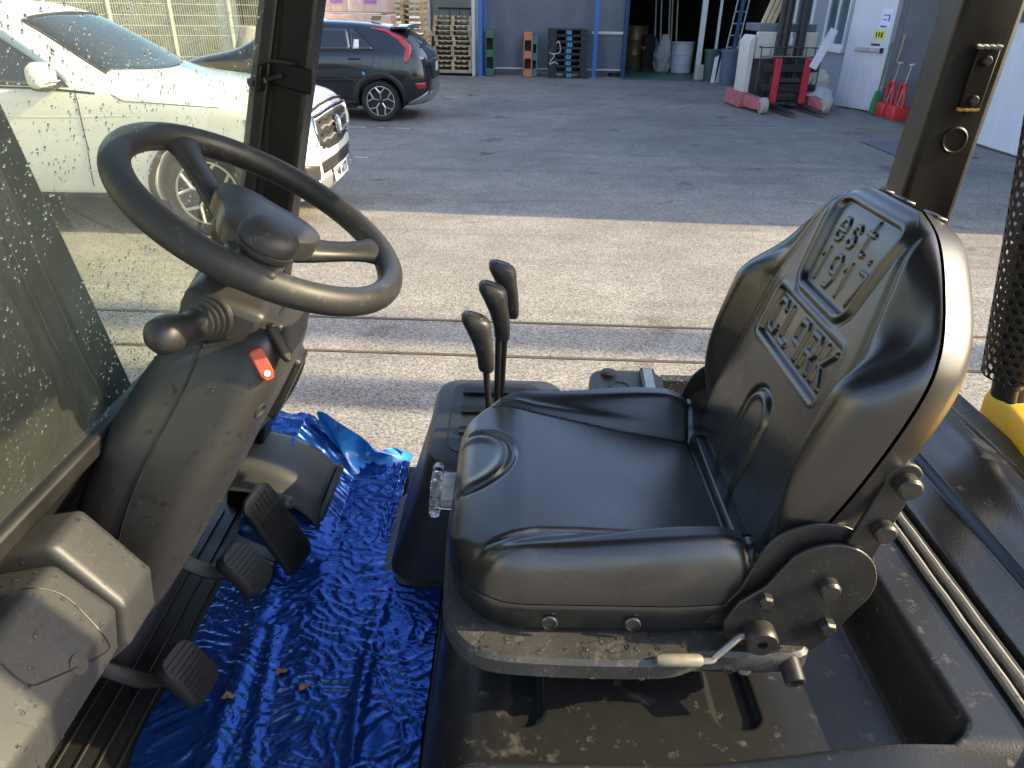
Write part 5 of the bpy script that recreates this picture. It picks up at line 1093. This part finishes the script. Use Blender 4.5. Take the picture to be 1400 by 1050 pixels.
# ------------------------------------------------------------------ side building on the right (it shades the far yard)
XB = 7.25
sb_ = thing('side_building', 'grey metal-clad building along the right with windows and doors', 'building', (XB, 14, 0))
def B(nm, mb, m, parent=None, **k): return put(nm, mb, m, parent or sb_, **k)
segs = [(6.50, 12.45, 0, 7.6), (12.45, 15.42, 2.6, 7.6), (15.42, 17.70, 0, 7.6), (17.70, 18.98, 0, 1.05), (17.70, 18.98, 2.6, 7.6), (18.98, 19.9, 0, 7.6), (19.9, 21.2, 0, 1.05), (19.9, 21.2, 2.6, 7.6), (21.2, 21.9, 0, 7.6)]
for a, b, z0, z1 in segs:
    m = MB(); m.bb(XB, XB+.16, a, b, z0, z1); B('wall_panel', m, 'grey_wall')
for z in (.62, 1.62):
    m = MB(); m.bb(XB-.004, XB, 15.45, 17.62, z-.008, z+.008); B('panel_joint', m, 'machine')
m = MB(); m.bb(XB+.16, 17, 6.5, 6.66, 0, 7.6); B('end_wall', m, 'grey_wall')
m = MB(); m.bb(XB, 17, 6.5, 22, 7.6, 7.75); B('roof', m, 'grey_wall')
m = MB(); m.bb(16.9, 17.1, 6.6, 22, 0, 7.6); B('rear_wall', m, 'grey_wall')
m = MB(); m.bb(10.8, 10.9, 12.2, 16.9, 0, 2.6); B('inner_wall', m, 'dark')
m = MB(); m.bb(XB+.16, 11, 15.42, 15.5, 0, 2.6); B('inner_wall', m, 'grey_wall')
m = MB(); m.bb(XB+.16, 11, 12.3, 12.44, 0, 2.6); B('inner_wall', m, 'grey_wall')
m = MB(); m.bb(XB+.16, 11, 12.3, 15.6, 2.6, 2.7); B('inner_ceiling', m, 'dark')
for a, b in ((17.70, 18.98), (19.9, 21.2)):
    w_ = MB(); w_.bb(XB-.05, XB+.02, a, b, 1.05, 1.13); w_.bb(XB-.05, XB+.02, a, b, 2.52, 2.6); w_.bb(XB-.05, XB+.02, a, a+.07, 1.13, 2.52); w_.bb(XB-.05, XB+.02, b-.07, b, 1.13, 2.52); fr = B('window', w_, 'wframe', bev=.006)
    m = MB(); m.bb(XB-.045, XB+.01, (a+b)/2-.035, (a+b)/2+.035, 1.13, 2.52); B('mullion', m, 'wframe', fr, bev=.005)
    for s in (0, 1):
        m = MB(); y0 = a+.07 if s == 0 else (a+b)/2+.035; y1 = (a+b)/2-.035 if s == 0 else b-.07; m.bb(XB-.01, XB-.002, y0, y1, 1.13, 2.52); B('pane', m, 'pane', fr)
    m = MB(); m.bb(XB-.08, XB, a-.04, b+.04, .96, 1.05); B('sill', m, 'wframe', fr, bev=.006)
def door(pa_, pb_, label_sign, seams, hn):
    pa_, pb_ = Vector(pa_), Vector(pb_); u = (pb_-pa_); L_ = u.length; u.normalize(); n = Vector((u.y, -u.x, 0)) ; 
    if n.x > 0: n = -n
    def q(a, b, z0, z1, t0, t1): return [pa_+u*x+n*y+Vector((0, 0, z)) for x, y, z in ((a, t0, z0), (b, t0, z0), (b, t1, z0), (a, t1, z0), (a, t0, z1), (b, t0, z1), (b, t1, z1), (a, t1, z1))]
    F = [(0, 3, 2, 1), (4, 5, 6, 7), (0, 1, 5, 4), (1, 2, 6, 5), (2, 3, 7, 6), (3, 0, 4, 7)]
    m = MB(); m.add(q(0, L_, .03, 2.5, 0, .05), F); d = B('door', m, 'door_pnl', bev=.004)
    for s in seams:
        m = MB(); m.add(q(s*L_-.008, s*L_+.008, .05, 2.48, .05, .056), F); B('door_seam', m, 'wframe', d)
    m = MB(); m.add(q(hn[0]*L_, hn[1]*L_, 1.10, 1.17, .055, .11), F); B('push_bar', m, 'alu', d, bev=.008)
    m = MB(); m.add(q(hn[1]*L_, hn[1]*L_+.03, 1.09, 1.18, .05, .115), F); B('bar_end', m, 'trim', d)
    for (s0, s1, z0, z1, mt_) in label_sign:
        m = MB(); m.add(q(s0*L_, s1*L_, z0, z1, .051, .056 if mt_ in ('paper', 'yellownote') else .059), F); B('notice' if mt_ in ('paper', 'yellownote') else 'notice_print', m, mt_, d, smooth=0)
    return d
M['alu2'] = M['alu']
sg1 = [(.70, .93, 1.52, 1.86, 'paper'), (.74, .86, 1.74, 1.76, 'bluink'), (.75, .84, 1.66, 1.68, 'bluink'), (.87, .90, 1.64, 1.76, 'bluink'), (.72, .86, 1.54, 1.57, 'bluink'), (.63, .86, 1.33, 1.48, 'yellownote'), (.66, .69, 1.36, 1.45, 'ink'), (.72, .75, 1.37, 1.45, 'ink'), (.78, .82, 1.36, 1.45, 'ink'), (.60, .80, 1.21, 1.25, 'machine')]
door((6.80, 16.42, 0), (7.19, 15.40, 0), sg1, (.22, .48, .75), (.28, .88))
m = MB(); m.bb(7.19, 7.25, 15.37, 15.43, 0, 2.5); B('door_frame', m, 'grey_wall', bev=.01)
sg2 = [(.10, .24, 1.40, 1.66, 'paper'), (.12, .20, 1.55, 1.57, 'bluink'), (.12, .19, 1.49, 1.51, 'bluink'), (.20, .225, 1.45, 1.58, 'bluink'), (.11, .20, 1.415, 1.43, 'bluink')]
door((7.23, 12.40, 0), (7.23, 10.6, 0), sg2, (.20, .55, .85), (.06, .22)); door((7.23, 10.58, 0), (7.23, 8.6, 0), [], (.2, .55, .85), (.06, .22))
m = MB(); m.bb(7.16, 7.22, 11.3, 12.2, 1.72, 2.3); B('door_window', m, 'pane', bev=.005)
m = MB(); m.loft([[(x, y, z) for x, y in ((7.35, 15.39), (8.15, 14.95), (8.12, 14.90), (7.33, 15.34))] for z in (.02, 2.5)]); B('inner_door', m, 'curtain')
m = MB(); m.tube([(7.33, 15.26, .95), (7.33, 15.20, 1.42)], .03, 6, sq=.5); one('wooden_rod', m, 'wood', 'pale wooden rod leaning inside the open side door', 'rod')
# cartons stacked inside the open door
for k in range(5):
    z = .62+.40*k-.6
    m = MB(); m.bb(8.0, 8.6, 13.0, 14.55, z, z+.38); cb = one('carton', m, 'card', f'brown carton inside the side door, {["lowest", "second from the floor", "third from the floor", "fourth from the floor", "topmost"][k]} of the stack', 'carton', 'cartons inside the side door', bev=.008)
    m = MB(); m.bb(7.994, 8.0, 13.95, 14.35, z+.10, z+.30); put('carton_label', m, 'label', cb, smooth=0)
    put('carton_text', orient(textmesh('WOOD\nTAPE', .10), (7.990, 14.15, z+.235-.03), (0, -1, 0), (0, 0, 1)), 'paper', cb, smooth=0)
    m = MB(); m.bb(7.995, 8.0, 13.42, 13.46, z+.1, z+.28); put('carton_mark', m, 'paper', cb, smooth=0)
# red scoops with long handles, green broom
def scoop(x, y, label):
    r = thing('red_dustpan', label, 'dustpan', (x, y, 0), 'red dustpans by the side door')
    rings = [[(x+a, y+b, z) for a, b in rrect(-.16+k, .16-k, -.17+k, .17-k, .05)] for z, k in ((.0, .01), (.06, 0), (.20, .0), (.24, .03), (.245, .06))]
    m = MB().loft(rings); put('pan', m, 'redcan', r, smooth=45)
    m = MB(); m.tube(curve([(x, y-.14, .20), (x, y-.13, .42), (x, y-.06, .58), (x, y+.03, .62), (x, y+.10, .52), (x, y+.13, .22)], 6), .035, 8); put('frame', m, 'redcan', r)
    m = MB(); m.tube([(x-.02, y+.02, .22), (x+.01, y-.10, .95)], .012, 8); put('handle', m, 'alu', r)
    m = MB(); m.tube([(x+.01, y-.18, .97), (x+.01, y-.02, .95)], .016, 8); put('hand_grip', m, 'whiteplastic', r); return r
scoop(7.22, 15.02, 'red plastic dustpan with long handle nearest the open grey door'); scoop(7.22, 14.56, 'red plastic dustpan with long handle beside the front one, half hidden by the pillar')
m = MB(); m.loft([[(7.10+a*k, 15.28+b*k, z) for a, b in rrect(-.06, .06, -.06, .06, .02)] for z, k in ((.01, 1.25), (.25, 1.0), (.42, .6))]); br_ = one('green_broom', m, 'green', 'green bristle broom standing head down by the open grey door', 'broom', smooth=45)
m = MB(); m.tube([(7.10, 15.28, .42), (7.16, 15.30, 1.3)], .013, 8); put('broom_stick', m, 'green', br_)
# drain grate
gr = thing('drain_grate', 'rusty slotted drain grate set in the asphalt near the right pillar', 'drain', (5.9, 11.3, 0))
m = MB(); m.bb(5.42, 6.6, 10.62, 11.9, .003, .006); put('frame', m, 'machine', gr, smooth=0)
for k in range(14):
    y = 10.68+.089*k; m = MB(); m.bb(5.44, 6.58, y, y+.06, .006, .014); put('grate_bar', m, 'curtain', gr, smooth=0)
# ------------------------------------------------------------------ reach truck
rt = thing('reach_truck', 'small cream and red reach truck with raised red forks by the windows', 'forklift', (5.35, 15.85, 0), rz=R(4))
def T(nm, mb, m, parent=None, **k): return put(nm, mb, m, parent or rt, local=True, **k)
m = MB(); m.prism([(-.76, .0, .30), (-.64, .0, .30), (-.64, .0, 1.36), (-.70, .0, 1.36), (-.78, .0, 1.24)], (0, .55, 0)); T('side_post', m, 'cream', bev=.02)
m = MB(); m.prism([(-.81, -.02, .02), (-.60, -.02, .02), (-.60, -.02, .30), (-.80, -.02, .32)], (0, .95, 0)); T('red_skirt', m, 'pinkpaint', bev=.015)
m = MB(); m.bb(-.64, .55, .12, .9, .12, .98); T('body', m, 'machine', bev=.02)
m = MB(); m.bb(-.62, .02, .05, .12, .93, 1.42); T('cream_panel', m, 'cream', bev=.02)
m = MB(); m.bb(.14, .62, .05, .12, .95, 1.42); T('cream_panel', m, 'cream', bev=.02)
m = MB(); m.bb(-.58, .60, .12, .9, 1.42, 1.56); T('top_shelf', m, 'curtain', bev=.02)
for x in (-.72, .52):
    m = MB(); m.prism([(x, .3, .28), (x, -.45, .26), (x, -.78, .20), (x, -.85, .08), (x, -.5, .05), (x, .3, .05)], (.20, 0, 0)); T('straddle_leg', m, 'pinkpaint', bev=.012)
    m = MB(); m.lathe([(.03, -.055), (.145, -.055), (.15, -.03), (.15, .03), (.145, .055), (.03, .055)], (x+.06+.06, -.80, .15), (1, 0, 0), 24); T('load_wheel', m, 'concrete')
for x in (-.20, .30):
    for dx, yy in ((0, -.05), (.09 if x < 0 else -.09, -.10)):
        m = MB(); m.bb(x+dx-.035, x+dx+.035, yy, yy+.09, .10, 3.0); T('mast_rail', m, 'mast', bev=.006)
    m = MB(); m.tube([(x+(.17 if x < 0 else -.17), -.08, .3), (x+(.17 if x < 0 else -.17), -.08, 2.9)], .022, 8); T('lift_chain', m, 'trim')
m = MB(); m.tube([(-.02, -.02, .3), (-.02, -.02, 2.9)], .03, 10); T('lift_cylinder', m, 'mast')
for z in (.78, .42):
    m = MB(); m.bb(-.47, .62, -.24, -.18, z-.07, z+.07); T('carriage_bar', m, 'trim', bev=.008)
m = MB(); m.bb(-.30, .45, -.22, -.14, .52, .60); T('carriage_plate', m, 'mast', bev=.008)
m = MB(); m.bb(-.15, .35, -.15, .1, .12, .40); T('reach_carriage', m, 'mast', bev=.01)
for x in (-.22, .38):
    m = MB(); m.bb(x-.065, x+.065, -.30, -.245, .14, .96); fo = T('fork', m, 'redpaint', bev=.006)
    m = MB(); m.prism([(x-.06, -.245, .06), (x-.06, -.245, .14), (x-.06, -.32, .14), (x-.06, -1.30, .075), (x-.06, -1.36, .05), (x-.06, -.8, .055)], (.12, 0, 0)); T('fork_tine', m, 'trim', fo, bev=.004)
gb = MB(); gb.tube(curve([(-.58, -.22, .36), (-.58, -.22, 1.10), (-.55, -.22, 1.15), (.60, -.22, 1.15), (.64, -.22, 1.10), (.64, -.22, .36)], 4), .013, 8); gb = T('load_backrest', gb, 'mast')
m = MB(); m.tube([(-.58, -.22, .99), (.64, -.22, .99)], .017, 8); T('backrest_bar', m, 'steel', gb)
for x in np.linspace(-.40, .50, 6):
    m = MB(); m.tube([(x, -.22, .99), (x, -.22, 1.15)], .009, 6); T('backrest_rod', m, 'mast', gb)
m = MB(); m.tube([(-.1, -.13, .2), (.3, -.13, .2)], .05, 12); T('axle', m, 'trim')
# papers, wood strips and rubbish round the truck
m = MB(); m.box((5.92, 15.42, 1.15), (.16, .01, .75), ry=R(22)); one('blue_sheet', m, 'paper', 'pale blue sheet of board leaning on the reach truck guard', 'sheet', bev=.002)
for i, dx in enumerate((0, .1, .2)):
    m = MB(); m.loft([[(4.93+dx+.50*t+a, 16.3+b, 1.56+1.5*t) for a, b in ((-.04, -.015), (.04, -.015), (.04, .015), (-.04, .015))] for t in (0, 1)]); one('wooden_strip', m, 'wood', f'{["leftmost", "middle", "rightmost"][i]} of three wooden strips leaning above the reach truck', 'wood strip', 'wooden strips on the truck', bev=.004)
blob('plastic_bag', (6.18, 15.95, 0), (.42, .35, .42), 'whiteplastic', 'crumpled white plastic bag right of the reach truck', 'bag', .35, 3)
blob('foam_lump', (6.28, 16.3, .30), (.25, .2, .42), 'cream', 'lump of yellowish foam on the rubbish pile behind the white bag', 'foam', .35, 8)
blob('foam_lump', (5.95, 16.35, .25), (.18, .2, .62), 'cream', 'upright lump of yellowish foam between reach truck and white bag', 'foam', .35, 12)
# ------------------------------------------------------------------ fence and slope at the far left
fe = thing('mesh_fence', 'cream welded mesh fence with sloping posts behind the white car', 'fence', (-6.5, 16.5, 0))
FA, FB = Vector((-13.5, 14.4, 0)), Vector((-4.85, 16.9, 0))
fu = (FB-FA).normalized(); FL = (FB-FA).length
for k in range(9):
    p = FA+fu*(FL*k/8); m = MB(); m.box(p+Vector((0, 0, 1.35)), (.055, .055, 2.7), rz=math.atan2(fu.y, fu.x)); put('post', m, 'fence', fe, bev=.006)
for z in (.35, .75, 1.15, 1.33, 1.52, 1.72, 1.92, 2.1, 2.5):
    m = MB(); m.tube([FA+Vector((0, 0, z)), FB+Vector((0, 0, z))], .0055, 6); put('rail_wire', m, 'fence', fe)
m = MB(); nw = int(FL/.045)
for k in range(nw):
    p = FA+fu*(.045*k); q0 = p+Vector((0, 0, .2)); q1 = p+Vector((0, 0, 2.6)); a = fu*.0028; b = Vector((-fu.y, fu.x, 0))*.0028
    m.loft([[q+a+b, q-a+b, q-a-b, q+a-b] for q in (q0, q1)], caps=False)
stuff(put('vertical_wires', m, 'fence', fe, smooth=0))
P = []
for i in range(60):
    row = []
    for j in range(24):
        x = -26+20*i/59; t = j/23; y = 15.2+ (x+13.5)*.29+2.2+9*t; row.append((x-2*t, y, .05+3.4*t+.8*t*fbm((x*.5, y*.5, 0))*1+.25*fbm((x*2, y*2, 3))*min(1, t*5)))
    P.append(row)
hl = struct(put('slope', MB().grid(P), 'hedge', smooth=180))
blob('boulder', (-5.25, 15.6, .0), (.42, .35, 1.36), 'concrete', 'pale heap of bagged sand beyond the black car by the fence', 'sandbag', .3, 21)
# gate posts beyond the right edge, whose shadows cross the yard
for (x, y, wd, lab) in ((9.5, 2.60, .32, 'square gate post nearest the forklift, right of the view'), (17.0, 2.87, .38, 'taller square gate post farther off, right of the view')):
    h_ = (x+4.5)*math.tan(SUN_EL); m = MB(); m.bb(x-wd/2, x+wd/2, y-wd/2, y+wd/2, 0, h_); gp = one('gate_post', m, 'concrete', lab, 'post', 'gate posts', bev=.01)
    m = MB(); m.bb(x-wd/2-.03, x+wd/2+.03, y-wd/2-.03, y+wd/2+.03, h_, h_+.06); put('cap', m, 'concrete', gp)

# unseen building added on the left to bounce sunlight onto seat and column
lb = thing('bounce_building', 'unseen building added left of the yard to bounce sunlight into the cab', 'building', (-12, 0, 0))
m = MB(); m.bb(-22, -12, -14, 11, 0, 6); put('wall', m, 'concrete', lb)
m = MB(); m.bb(-22.3, -11.6, -14.4, 11.4, 6.0, 6.2); put('roof', m, 'grey_wall', lb)
for k in range(5):
    y = -11+4.5*k; m = MB(); m.bb(-12.0, -11.95, y, y+1.8, 1.2, 2.6); wn_ = put('window', m, 'wframe', lb); m = MB(); m.bb(-11.95, -11.94, y+.08, y+1.72, 1.28, 2.52); put('pane', m, 'pane', wn_)
